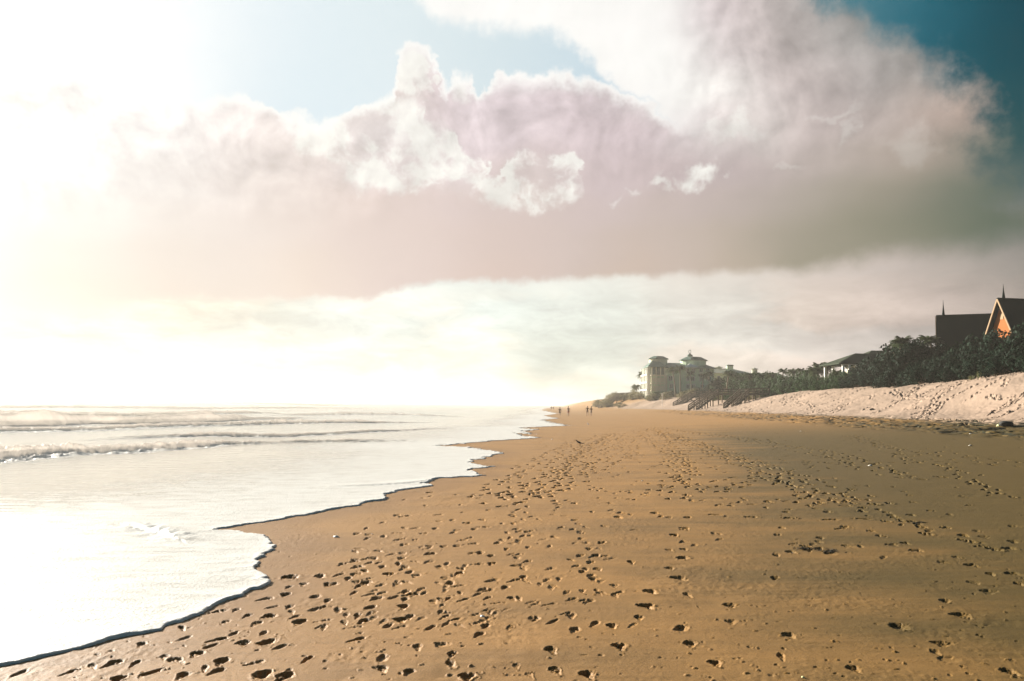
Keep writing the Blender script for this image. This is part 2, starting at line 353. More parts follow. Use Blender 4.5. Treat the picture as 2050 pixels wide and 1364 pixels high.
Cc = X - 0.065 * Yg; Cf = foot(Yg)
fine = Yg < 320
SD = np.full(X.shape, -99.0)
nearm = (Cc < 8)
SD[nearm] = shore_sd(X[nearm], Yg[nearm])
SD[(Cc < -300)] = 50
relief = np.zeros(X.shape)
relief += 0.006 * fbm(X * 1.3, Yg * 0.8, 4, 70) * (Yg < 80)
rip = fbm(X * 3.0 + 2 * fbm(X, Yg, 2, 72), Yg * 14.0, 3, 71)
relief += 0.0026 * rip * (Yg < 22)
relief += 0.0032 * fbm(X * 22, Yg * 14, 2, 73) * (0.35 + sm(fbm(X * 1.7, Yg * 1.7, 3, 74), -.1, 0.45)) * (Yg < 18)
relief += 0.010 * fbm(X * 2.6, Yg * 2.0, 3, 75) * sm(fbm(X * .5, Yg * .35, 2, 76), 0, .4) * (Yg < 45)
# trampled, rougher strip below the dune and the loose dune face
strip = sm(Cc, Cf - 9.5, Cf - 6.5) * sm(Cc, Cf + 1.0, Cf - 0.8) * (Yg < 190)
pit = sm(fbm(X * 1.7 + .8 * fbm(X, Yg, 2, 79), Yg * 1.1, 3, 80), 0.05, 0.42)
relief -= 0.20 * strip * pit * (0.4 + 0.6 * sm(fbm(X / 4, Yg / 5, 2, 81), -.4, .3))
relief += 0.07 * strip * fbm(X * 2.6, Yg * 1.6, 3, 82)
duneface = sm(Cc, Cf - 0.5, Cf + 1.5) * (Yg < 260)
relief += duneface * (0.06 * fbm(X * 1.2, Yg * .8, 4, 83) + 0.03 * fbm(X * 5, Yg * 3, 2, 84))
# ------------------------------------------------------------------ footprints pressed into the sand
def stamp(x, y, ang, L=0.29, Wd=0.105, D=0.030, kind='shoe', seed=0, rim=0.06):
    R = L * 0.9
    i0, i1 = np.searchsorted(Yrows, (y - R, y + R)); i1 = min(i1 + 1, len(Yrows)); i0 = max(0, i0 - 1)
    if i1 - i0 < 1: return
    u0 = min((x - R) / (y - R), (x - R) / (y + R)); u1 = max((x + R) / (y - R), (x + R) / (y + R))
    j0, j1 = np.searchsorted(Ucols, (u0, u1)); j0 = max(0, j0 - 1); j1 = min(j1 + 1, len(Ucols))
    if j1 - j0 < 1: return
    px_ = X[i0:i1, j0:j1] - x; py_ = Yg[i0:i1, j0:j1] - y
    ca_, sa_ = math.cos(ang), math.sin(ang)
    s = (px_ * sa_ + py_ * ca_) / (L / 2); t = (px_ * ca_ - py_ * sa_) / (Wd / 2)
    jag = 0.30 * fbm(px_ * 40 + seed * 3.1, py_ * 40, 3, seed % 97) + 0.26 * fbm(px_ * 11 + seed, py_ * 11, 2, seed % 89)
    if kind == 'shoe':
        w = 0.72 + 0.28 * np.cos((s - 0.45) * 2.6) - 0.10 * np.exp(-((s + 0.15) / .25) ** 2)
        r = np.sqrt(np.clip(np.abs(s), 0, 9) ** 3.2 + np.abs(t / np.clip(w, .4, 2)) ** 2.6) + jag
        dep = 1.0 + 0.35 * np.exp(-((s - 0.55) / .3) ** 2) + 0.25 * np.exp(-((s + 0.7) / .25) ** 2)
        k1 = 9 + (seed % 5) * 2.2
        tread = 0.55 * np.sin(s * k1 + seed + 1.5 * t + 5 * fbm(px_ * 18 + seed, py_ * 18, 2, seed % 53)) + .5 * fbm(px_ * 50, py_ * 35 + seed, 2, seed % 47)
        dep = dep * (0.85 + tread * (0.8 if seed % 4 else .3))
    else:
        r = np.sqrt(s * s + t * t) + jag; dep = 1.0 + 0 * s
    D = D * (1.15 if y < 12 else 1.3)
    prof = -D * dep * sm(r, 1.08, np.where(px_ * 0.8 - py_ * 0.6 > 0, 0.0, 0.82))
    ridge = rim * D * np.exp(-((r - 1.25) / .2) ** 2) * (1 + 1.0 * fbm(px_ * 15, py_ * 15, 2, seed % 71))
    crumb = 0.35 * D * np.clip(fbm(px_ * 55, py_ * 55, 2, (seed + 5) % 61), 0, 1) * sm(r, 2.0, 1.1) * sm(r, .8, 1.1)
    blk = relief[i0:i1, j0:j1]
    relief[i0:i1, j0:j1] = np.where(r < 1.15, np.minimum(blk, 0) * 0.3, blk) + prof + ridge + crumb
R2 = random.Random(5); NST = 0
def put_print(px, py, w=None, depth=None, ang=None, jit=0.0):
    """a print seen at this pixel; w = its width in pixels of the full photograph"""
    global NST
    x, y = hit(px, py); NST += 1
    if depth is not None and y > 13: depth = depth * min(2.6, 1 + (y - 13) / 10)
    if w is not None: wd = min(max(w * y / F, 0.08), 0.24)
    else: wd = R2.uniform(.095, .13)
    D = depth if depth is not None else R2.uniform(.022, .040)
    a = ang if ang is not None else R2.gauss(0.08, 0.30)
    ns = min(1.0, .86 + max(0, y - 6) * .04)
    stamp(x, y, a, L=R2.uniform(.19, .25) * ns, Wd=wd * .82 * ns, D=D * ns * (.85 if y < 9 else 1), kind='shoe' if R2.random() < .85 else 'pad', seed=NST * 7 + 3)
# (x, y, width) read from enlargements of the photograph: origin and scale, then the marks
cropA = (0, 1050, 2.929, [(1710, 310, 120, 1.3), (1880, 305, 70, 1), (1985, 298, 50, .7), (1935, 355, 110, 1), (1780, 352, 70, .6), (1690, 370, 50, .6), (1675, 412, 90, 1), (1555, 438, 90, .7), (1850, 425, 80, .7), (1920, 450, 60, .8), (1605, 484, 30, .7), (1695, 488, 70, .6), (1855, 498, 80, .7), (1275, 513, 70, .8), (1380, 505, 50, .5), (1445, 540, 60, .7), (1575, 540, 120, 1.3), (1500, 586, 80, .6), (1755, 575, 120, 1.1), (1880, 600, 60, .5), (1315, 578, 60, .5), (1070, 612, 50, .7), (1370, 642, 30, .6), (1540, 643, 60, .9), (1275, 678, 90, 1), (1430, 700, 100, 1.2), (1570, 690, 120, 1.4), (1235, 716, 24, .8), (1640, 722, 60, .6), (1085, 670, 50, .4), (830, 706, 80, .6), (1150, 765, 120, 1), (965, 782, 70, .5), (1040, 800, 110, .7), (1295, 808, 120, 1.1), (1800, 795, 60, .9), (1490, 815, 90, .5), (650, 822, 110, .9), (785, 822, 60, .7), (545, 836, 60, .5), (410, 870, 50, .7), (885, 872, 80, .9), (1265, 865, 90, .8), (1070, 890, 110, 1), (1540, 885, 150, 1.5), (1660, 900, 140, 1.3), (690, 908, 140, 1.3), (110, 878, 40, .4), (1200, 850, 60, .6)])
cropB = (700, 1000, 2.929, [(470, 320, 80, 1.2), (470, 278, 60, 1), (465, 368, 70, .5), (690, 140, 60, .9), (660, 240, 60, .8), (730, 176, 50, .9), (812, 64, 35, .9), (785, 121, 36, .9), (865, 257, 50, 1), (880, 42, 40, .8), (970, 30, 36, .8), (985, 61, 32, 1), (963, 100, 32, 1), (958, 143, 34, 1), (1040, 42, 30, .8), (1020, 119, 30, .7), (1036, 78, 26, .8), (927, 196, 34, .9), (938, 227, 32, .7), (990, 254, 40, .8), (918, 294, 40, .9), (828, 333, 50, 1), (832, 379, 56, 1.1), (1045, 283, 40, .6), (992, 324, 46, .7), (1040, 366, 50, .6), (637, 436, 56, 1.1), (594, 492, 66, 1), (1020, 460, 60, .8), (912, 518, 70, .9), (955, 583, 60, .7), (349, 560, 66, 1.2), (315, 632, 90, 1.1), (155, 583, 90, .9), (120, 636, 70, .8), (303, 710, 120, 1.2), (78, 718, 88, 1.3), (45, 822, 70, 1.2), (45, 685, 60, .7), (820, 658, 80, .8), (795, 745, 76, .9), (756, 795, 76, .8), (555, 692, 50, .6), (473, 755, 44, .8), (1085, 705, 84, .8), (1300, 685, 80, .8), (1318, 770, 90, .7), (1187, 890, 96, 1), (1215, 1005, 100, .9), (1400, 1030, 140, 1.6), (690, 1040, 150, 1.6), (600, 912, 80, .8), (597, 965, 80, .9), (540, 855, 150, .7), (400, 870, 80, .7), (190, 935, 90, .8), (195, 1000, 100, .7), (345, 1020, 90, .6), (1540, 745, 90, 1), (1585, 865, 130, 1.5), (1745, 628, 140, 1.6), (1770, 545, 100, 1.3), (1700, 695, 80, .7), (1555, 507, 70, .5), (1560, 565, 56, .5), (1945, 757, 100, 1.1), (2000, 850, 110, 1), (1955, 342, 84, 1.3), (1905, 210, 64, 1.2), (1970, 170, 70, 1.1), (1960, 250, 76, .8), (1985, 107, 64, 1), (1885, 405, 76, .8), (1940, 465, 120, .8), (1882, 298, 50, .6), (1990, 565, 50, .5), (1360, 198, 64, 1.1), (1308, 176, 40, .8), (1357, 231, 50, .7), (1386, 256, 50, .6), (1478, 254, 64, 1), (1405, 292, 56, .7), (1350, 332, 64, .6), (1440, 328, 60, 1), (1410, 370, 60, .8), (1365, 424, 64, .9), (1460, 411, 60, 1), (1435, 468, 80, .7), (1365, 538, 60, .6), (1400, 598, 84, .7), (1450, 538, 40, .4), (1795, 82, 90, 1), (1570, 104, 90, .8), (1320, 121, 64, .6), (1345, 145, 44, .6), (1390, 165, 40, .5), (435, 200, 90, .9), (500, 172, 50, .7), (600, 122, 50, .5), (530, 130, 40, .4), (630, 183, 60, .5), (40, 203, 50, .8), (100, 232, 36, .9), (95, 172, 30, .8), (190, 137, 40, .7), (300, 236, 50, .9), (380, 238, 40, .8), (175, 305, 60, .8), (315, 268, 60, .8), (300, 347, 60, 1), (30, 356, 60, 1), (140, 347, 90, .8), (45, 398, 90, .8), (190, 397, 60, .7), (330, 397, 50, .7), (285, 380, 34, .8), (230, 440, 90, 1.2), (350, 430, 60, .6), (35, 440, 90, .7), (90, 490, 130, .9), (45, 515, 44, .9), (270, 500, 50, .7), (20, 553, 44, 1), (410, 532, 40, .7), (440, 552, 36, .5), (650, 550, 34, .6), (1170, 277, 18, .9), (745, 560, 20, .5), (980, 980, 40, .4), (1060, 1030, 60, .4)])
cropC = (1350, 1000, 2.929, [(1325, 748, 140, 1.1), (1695, 685, 190, .8), (1575, 848, 190, .7), (1845, 543, 190, .6), (1590, 597, 80, .7), (330, 625, 100, .8), (335, 720, 90, .6), (680, 800, 110, .8), (245, 965, 110, 1.5), (1980, 1015, 130, 1), (630, 928, 60, .5), (1540, 900, 80, .5), (1620, 940, 160, .4), (1060, 1000, 120, .7), (1995, 437, 120, .8), (1860, 440, 60, .8), (2030, 500, 50, .9), (1760, 490, 90, .6), (1975, 290, 110, 1), (1995, 250, 80, 1), (1780, 254, 70, .9), (1700, 212, 70, 1.1), (1435, 145, 64, 1), (1280, 94, 60, 1), (1110, 50, 70, 1), (1200, 60, 50, .8), (1010, 14, 70, .9), (905, 75, 60, 1), (800, 36, 36, .9), (1020, 38, 60, .9), (1160, 188, 60, .9), (1010, 162, 60, .9), (1330, 122, 60, .9), (1250, 78, 50, .8), (1395, 94, 64, .8), (1495, 184, 70, .7), (1600, 168, 80, .8), (1820, 222, 80, .6), (1780, 186, 50, .6), (860, 228, 60, .8), (850, 250, 44, .7), (780, 278, 70, 1.1), (690, 310, 70, 1.1), (790, 300, 60, 1), (855, 290, 60, .9), (1020, 275, 60, .5), (920, 318, 90, .5), (1360, 258, 60, 1), (1430, 302, 90, .8), (1280, 268, 100, .5), (1665, 340, 50, .8), (1590, 370, 60, .7), (1755, 388, 80, .7), (1620, 90, 40, .7), (2000, 160, 70, .5), (660, 75, 50, .8), (680, 58, 50, .5), (540, 50, 40, .8), (335, 38, 50, .8), (560, 16, 60, .7), (600, 310, 0, 0)])
for ox, oy, sc_, lst in (cropA, cropB, cropC):
    for X_, Y_, w_, d_ in lst:
        if w_: put_print(ox + X_ / sc_, oy + Y_ / sc_, w_ / sc_, 0.026 * d_)
def track(pts, step=0.62, spread=0.10, sc=0.0, depth=(.022, .04), n=1):
    """a line of alternating left and right steps following a path given in pixels"""
    P_ = [hit(*p) for p in pts]
    for rep in range(n):
        off = R2.gauss(0, sc) if n > 1 else 0; ph = R2.uniform(0, step); k = 0
        for (ax, ay), (bx, by) in zip(P_[:-1], P_[1:]):
            L = math.hypot(bx - ax, by - ay); a = math.atan2(bx - ax, by - ay)
            while ph < L:
                t = ph / L; s = (spread if k % 2 else -spread) + off + R2.gauss(0, .05 + sc * .25)
                if R2.random() < .93:
                    global NST; NST += 1
                    x = ax + (bx - ax) * t + math.cos(a) * s; y = ay + (by - ay) * t - math.sin(a) * s
                    stamp(x, y, a + R2.gauss(0, .12), L=R2.uniform(.24, .32), Wd=R2.uniform(.12, .17), D=R2.uniform(*depth) * 1.6, seed=NST * 5)
                ph += step * R2.uniform(.85, 1.15); k += 1
            ph -= L
track([(1290, 858), (1350, 877), (1420, 905), (1500, 936), (1560, 962), (1640, 985), (1700, 1012)], n=5, sc=.42, depth=(.03, .055))
track([(1310, 856), (1400, 868), (1500, 880), (1560, 893), (1640, 905), (1710, 925), (1790, 952), (1870, 958)], n=3, sc=.28, depth=(.03, .05))
track([(1270, 862), (1330, 900), (1345, 930), (1370, 965), (1355, 1000)], n=2, sc=.22)
track([(1330, 868), (1380, 912), (1400, 945), (1330, 985)], n=2, sc=.3)
track([(1230, 868), (1180, 905), (1130, 945), (1060, 975), (1030, 1000)], n=5, sc=.40, depth=(.02, .04))
track([(1255, 872), (1245, 910), (1150, 945), (1080, 975), (1000, 1005)], n=2, sc=.3, depth=(.02, .04))
track([(1180, 880), (1120, 910), (1080, 940), (1050, 985), (1035, 1010)], n=2, sc=.3, depth=(.015, .03))
track([(1690, 872), (1740, 885), (1790, 905), (1830, 930)], n=2, sc=.3, depth=(.03, .05))
track([(1860, 903), (1930, 918), (2010, 925), (2090, 935)], n=2, sc=.3, depth=(.03, .05))
track([(1870, 928), (1930, 948), (1960, 970), (2000, 990), (2080, 1010)], n=2, sc=.25, depth=(.03, .05))
track([(1430, 990), (1480, 960), (1540, 950), (1600, 975), (1650, 1010)], n=2, sc=.4, depth=(.02, .04))
track([(1500, 925), (1700, 928), (1900, 925), (2040, 935)], n=1, depth=(.02, .035))
track([(1400, 1030), (1560, 1038), (1720, 1040), (1900, 1045)], n=1, depth=(.02, .035))
track([(1700, 1000), (1780, 1040), (1850, 1065), (2000, 1100)], n=1, depth=(.02, .04))
for k in range(480):                                    # scattered prints and scuffs over the walked part of the beach
    px = R2.gauss(1350, 330); py = 850 + abs(R2.gauss(0, 1)) * 105
    if px < 1010 + (1000 - py) * .6 or px > 2200: continue
    put_print(px, py, None, R2.uniform(.008, .030), R2.gauss(0.1, .6))
for k in range(220):
    px = R2.gauss(930, 210); py = R2.uniform(985, 1260)
    if px < 560 + (1250 - py) * .9: continue
    put_print(px, py, R2.uniform(8, 22), R2.uniform(.006, .022), R2.gauss(0.2, .5))
for k in range(900):                                    # pits, bird prints and crumbs
    px = R2.uniform(150, 2100); py = 880 + 484 * R2.random() ** .8
    x, y = hit(px, py)
    if y > 30: continue
    stamp(x, y, R2.gauss(0, .5), L=R2.uniform(.02, .055), Wd=R2.uniform(.02, .05), D=R2.choice((-1, 1)) * R2.uniform(.003, .009), kind='pad', seed=k, rim=.1)
for k in range(115):                                     # tracks climbing and crossing the dune face
    y = R2.uniform(46, 175); c = 28 + R2.uniform(-1, 10); a = R2.choice((R2.gauss(1.1, .2), R2.gauss(1.0, .2), R2.gauss(.2, .3)))
    for s in range(R2.randint(5, 18)):
        NST += 1
        stamp(c + .065 * y, y, a + R2.gauss(0, .2), L=R2.uniform(.45, 1.15), Wd=R2.uniform(.18, .34), D=R2.uniform(.07, .15), kind='pad', seed=NST, rim=.45)
        c += math.sin(a) * .6 + R2.gauss(0, .1); y += math.cos(a) * .65 + R2.gauss(0, .1)
        if c > 40 or c < 26: break
# rut of churned sand at the right
rx0, ry0 = hit(1868, 866); rx1, ry1 = hit(2075, 851)
dd, _, pr = seg_dist(X[Yg < 70], Yg[Yg < 70], np.array([(rx0, ry0), (rx1, ry1), (rx1 + 8, ry1 - 2)]))
tmp = relief[Yg < 70]; xx = X[Yg < 70]; yy = Yg[Yg < 70]
tmp -= 0.24 * np.exp(-(dd / .55) ** 2) * (0.75 + .6 * fbm(xx * 2.2, yy * 2.2, 3, 90)) * sm(pr, 0.0, .15)
relief[Yg < 70] = tmp
relief *= np.where(SD > 0.1, 0.2, 1.0)
Zs = Z + relief - 0.10 * sm(SD, 0.05, 0.5)
dry = sm(-Yg, -270, -235) * sm(Cc + 1.5 * fbm(X / 3, Yg / 5, 3, 95), Cf - 2.6, Cf + .6)
keep = SD < 1.2
co = np.stack([X, Yg, Zs], -1).reshape(-1, 3)
fc = grid_faces(*X.shape, keep)
co, fc, at_ = compact(co, fc, {'dry': dry.ravel(), 'wrack': (strip * sm(fbm(X / 5, Yg / 9, 2, 98), -.45, .25) * sm(-Yg, -190, -110)).ravel(), 'sd': np.clip(SD, -50, 5).ravel()})
# ---- sand material
mS, q, b = new_mat('beach_sand'); pos = q.new('ShaderNodeNewGeometry').outputs['Position']
def attr(q, n): a = q.new('ShaderNodeAttribute'); a.attribute_name = n; return a.outputs['Fac']
dr = attr(q, 'dry'); sdn = attr(q, 'sd')
n1 = q.noise(q.v('MULTIPLY', pos, (.25, .6, 1)), 1.0, 4, .6, dim='3D'); n2 = q.noise(pos, 95.0, 4, .8, dim='3D'); n3 = q.noise(q.v('MULTIPLY', pos, (1.2, 5.0, 1)), 1.0, 4, .6, dim='3D')
damp_shade = q.mix(q.sstep(n1, .35, .7), (.38, .196, .052), (.31, .162, .045))
damp_shade = q.mix(q.sstep(n3, .3, .75, 0, .5), damp_shade, (.42, .222, .064))
damp_shade = q.mix(q.sstep(sdn, -1.4, -.1, 0, .45), damp_shade, (.24, .122, .040))
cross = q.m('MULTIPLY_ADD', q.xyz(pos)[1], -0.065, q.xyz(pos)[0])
damp_shade = q.mix(q.m('MULTIPLY', q.sstep(q.m('MULTIPLY_ADD', n1, 9.0, q.m('MULTIPLY_ADD', q.xyz(pos)[1], -0.15, cross)), 2.0, 8.5, 0, .97), q.sstep(q.xyz(pos)[1], 85, 38)), damp_shade, q.mix(n3, (.085, .057, .011), (.130, .084, .019)))  # painted shade: nearby sand colour falls to dark olive toward the right
dryc = q.mix(q.noise(pos, 2.0, 4, .6, dim='3D'), (.42, .31, .235), (.33, .24, .175))
wk = attr(q, 'wrack'); wn = q.noise(q.v('MULTIPLY', pos, (1.6, .9, 2)), 1.0, 6, .75, dist=.5, dim='3D')
colr = q.mix(q.m('MULTIPLY', wk, q.sstep(wn, .44, .60)), q.mix(dr, damp_shade, dryc), (.030, .034, .016))
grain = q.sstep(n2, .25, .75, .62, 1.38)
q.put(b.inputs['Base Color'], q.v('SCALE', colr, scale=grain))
q.put(b.inputs['Roughness'], q.mixf(dr, .62, .9)); q.put(b.inputs['Specular IOR Level'], q.mixf(dr, .28, .1))
bp = q.new('ShaderNodeBump'); q.put(bp.inputs['Strength'], 0.55); q.put(bp.inputs['Distance'], 0.014)
n4 = q.noise(q.v('MULTIPLY', pos, (30, 70, 30)), 1.0, 5, .7, dim='3D')
q.put(bp.inputs['Height'], q.m('ADD', n4, q.m('MULTIPLY', n2, .5))); mS.node_tree.links.new(bp.outputs[0], b.inputs['Normal'])
sand = link('beach', mk_mesh('beach', co, fc, mS, at_)); tag(sand, kind='structure')
del co, fc
# ------------------------------------------------------------------ sea
Uw = np.concatenate([np.linspace(-2.4, -0.70, 90), np.arange(-0.695, 0.16, 0.00115 * DENS), np.linspace(0.165, .3, 10)])
Yw = rows([(11, lambda y: max(0.008, y * y / (F * CAMH) * .9)), (75, lambda y: min(.17, y * y / (F * CAMH) * .9)), (130, lambda y: .35), (4800, lambda y: y * .02)], 2.6)
XW, YW = grid(Yw, Uw)
cw = XW - .065 * YW
SW = np.full(XW.shape, -99.0); mk = (cw < 9); SW[mk] = shore_sd(XW[mk], YW[mk]); SW[YW > 600] = np.where(XW[YW > 600] < 0.05 * YW[YW > 600], 50, -50)
hb = 0.0175 * (1 + .8 * fbm(XW * 3.3, YW * 3.3, 3, 21)) * np.interp(YW, [5, 12, 40], [1.15, .8, 1.1])
film = 0.010 + (hb) * (1 - np.exp(-np.clip(SW, 0, 9) / .014)) * (0.10 + .90 * np.exp(-np.clip(SW - .02, 0, 99) / (.16 + .05 * fbm(XW * 2, YW * 2, 2, 22))))
film = np.where(SW < 0, -0.03 + 2.0 * np.clip(SW, -.05, 0), film)
ZW = np.clip(0.02 * np.clip(cw, -99, 0), -.35, 0) + np.where(cw > 0, Zb(XW, YW), 0) * (SW > -1) + film
foam = np.exp(-np.clip(SW, 0, 99) / .30) * .9; WH = np.zeros(XW.shape)
seaward = sm(-cw, 6, 30)
ZW += seaward * (.05 * fbm(XW / 2.2, YW / 5.5, 4, 24) + np.clip(YW / 200, 0, 1) * .28 * fbm(XW / 9, YW / 26, 3, 25))
ZW += .006 * fbm(XW * 1.5, YW * 5, 3, 26) * sm(SW, .2, 1.5)
def wave(pts, amps, back, front, frough=0.0, ffoam=0.0, fw=1.6, zlev=-.3):
    P_ = []
    for px, py in pts:
        d = ray(px, py); t = (zlev - CAMH) / d.z; P_.append((d.x * t, d.y * t))
    P_ = np.array(P_); am = np.array(amps)
    m = (XW > P_[:, 0].min() - 14) & (XW < P_[:, 0].max() + 14) & (YW > P_[:, 1].min() - 14) & (YW < P_[:, 1].max() + 14)
    x = XW[m]; y = YW[m]
    wx = x + .7 * front * fbm(x / 2.5, y / 2.5, 3, 31); wy = y + 1.1 * front * fbm(x / 2.5, y / 2.5, 3, 32)
    d, s, p = seg_dist(wx, wy, P_)
    a = np.interp(p, np.arange(len(am)), am) * (1 + .35 * fbm(x / 1.8, y / 3.5, 3, 33))
    sd = d * s
    pr = np.where(sd > 0, np.exp(-(sd / back) ** 2), sm(sd, -front, 0))
    rough = frough * fbm(x * 2.6, y * 1.7, 4, 34, .65) * np.exp(-(sd / fw) ** 2)
    WH[m] = np.maximum(WH[m], sm(a * pr + np.abs(rough), .02, .16))
    ZW[m] += a * pr + rough * np.clip(a / (am.max() + 1e-6) + .3, 0, 1)
    foam[m] = np.maximum(foam[m], ffoam * np.exp(-(sd / fw) ** 2) * np.clip(a / (am.max() + 1e-6) * 1.5, 0, 1))
wave([(-500, 880), (0, 853), (90, 851), (170, 847), (300, 847), (400, 843), (520, 839), (640, 835)], [.7, .85, 1.15, .7, .55, .95, .25, 0], 4.5, 1.3, .10, .7, 2.6)
wave([(-500, 860), (0, 862), (200, 858), (340, 852), (640, 846)], [.2, .25, .15, .25, 0], 1.5, .7, .16, .9, 2.0)
wave([(-500, 965), (0, 916), (110, 906), (210, 904), (380, 893), (450, 889), (560, 888), (700, 887), (790, 888)], [.4, .34, .3, .26, .27, .15, .1, .10, 0], 1.3, .45, .22, 1.0, 1.5)
wave([(200, 880), (320, 874), (400, 872), (560, 874), (700, 868), (900, 860)], [0, .1, .24, .16, .15, 0], 1.6, .5, .12, .8, 1.4)
wave([(-400, 822), (100, 815), (330, 818), (560, 818), (800, 818)], [.5, .4, .5, .4, 0], 5, 2.0, .05, .3, 2.0)
wave([(-300, 833), (60, 830), (260, 832), (430, 828), (600, 829)], [.3, .5, .35, .45, 0], 3.0, 1.2, .18, .8, 2.2)
wave([(420, 852), (560, 848), (700, 846), (860, 846)], [0, .26, .3, 0], 2.0, .7, .16, .9, 1.6)
wave([(560, 832), (700, 829), (820, 831), (930, 835)], [0, .4, .3, 0], 3.0, 1.0, .14, .8, 2.2)
wave([(-200, 802), (80, 800), (300, 803), (420, 805)], [.4, .8, .6, 0], 8, 3, .10, .6, 3.0)
wave([(200, 806), (500, 808), (640, 812), (740, 812)], [0, .5, .7, 0], 8, 3, .05, .5, 3.0)
wave([(225, 1030), (280, 1038), (330, 1052), (358, 1067)], [0, .045, .05, .02], .35, .12, .05, .8, .30, zlev=0)
wave([(640, 968), (690, 966), (740, 965), (810, 962), (872, 957)], [0, .018, .028, .028, .02], .5, .06, .0, .3, .2, zlev=0)
wave([(690, 1000), (720, 999), (760, 997), (800, 991)], [0, .014, .014, 0], .3, .05, 0, .2, .1, zlev=0)
co = np.stack([XW, YW, ZW], -1).reshape(-1, 3)
fc = grid_faces(*XW.shape, SW > -.04)
co, fc, at_ = compact(co, fc, {'foam': foam.ravel(), 'wave': (WH * (YW > 14)).ravel(), 'sd': np.clip(SW, -1, 60).ravel()})
mW, q, b = new_mat('sea_water'); pos = q.new('ShaderNodeNewGeometry').outputs['Position']
fo = attr(q, 'foam'); sdn = attr(q, 'sd')
fn = q.noise(q.v('MULTIPLY', pos, (1.2, 4.0, 1)), 1.0, 6, .65, dist=.6, dim='3D'); fn2 = q.noise(pos, 26.0, 4, .7, dim='3D')
swash = q.sstep(sdn, 14.0, 1.0, 0.0, .62)
fm = q.sstep(q.m('ADD', q.m('MAXIMUM', fo, swash), q.m('MULTIPLY', q.m('SUBTRACT', q.m('MULTIPLY_ADD', fn2, .35, q.m('MULTIPLY', fn, .65)), .5), 1.3)), .18, .72)
wc = q.mix(q.sstep(sdn, 30, 2), (.42, .44, .40), (.50, .45, .37))
q.put(b.inputs['Base Color'], q.mix(fm, wc, (.78, .77, .72)))
q.put(b.inputs['Roughness'], q.mixf(fm, .16, .5)); pass; q.put(b.inputs['IOR'], 1.33); q.put(b.inputs['Specular IOR Level'], .6)
bp = q.new('ShaderNodeBump'); q.put(bp.inputs['Strength'], .6); q.put(bp.inputs['Distance'], .03)
w1 = q.noise(q.v('MULTIPLY', pos, (2.0, 7.0, 1)), 1.0, 5, .6, dist=.5, dim='3D'); w2 = q.noise(q.v('MULTIPLY', pos, (.5, 1.2, 1)), 1.0, 4, .6, dim='3D')
q.put(bp.inputs['Height'], q.m('ADD', w1, q.m('ADD', q.m('MULTIPLY', q.m('MULTIPLY', w2, 8.0), q.sstep(sdn, 5, 50)), q.m('MULTIPLY', q.m('MULTIPLY', fn2, .6), fm))))
mW.node_tree.links.new(bp.outputs[0], b.inputs['Normal'])
# breaking waves let the low sun through: thin water and foam, part translucent
ou = [n for n in mW.node_tree.nodes if n.type == 'OUTPUT_MATERIAL'][0]; wvf = attr(q, 'wave')
tl = q.new('ShaderNodeBsdfTranslucent'); q.put(tl.inputs[0], (.97, .88, .81)); tp = q.new('ShaderNodeBsdfTransparent'); q.put(tp.inputs[0], (1, .98, .96))
m1 = q.new('ShaderNodeMixShader'); q.put(m1.inputs[0], q.m('MULTIPLY', wvf, .62)); mW.node_tree.links.new(b.outputs[0], m1.inputs[1]); mW.node_tree.links.new(tl.outputs[0], m1.inputs[2])
m2 = q.new('ShaderNodeMixShader'); q.put(m2.inputs[0], q.m('MULTIPLY', wvf, .50)); mW.node_tree.links.new(m1.outputs[0], m2.inputs[1]); mW.node_tree.links.new(tp.outputs[0], m2.inputs[2]); mW.node_tree.links.new(m2.outputs[0], ou.inputs[0])
sea = link('sea', mk_mesh('sea', co, fc, mW, at_)); tag(sea, kind='structure')
del co, fc, XW, YW, ZW
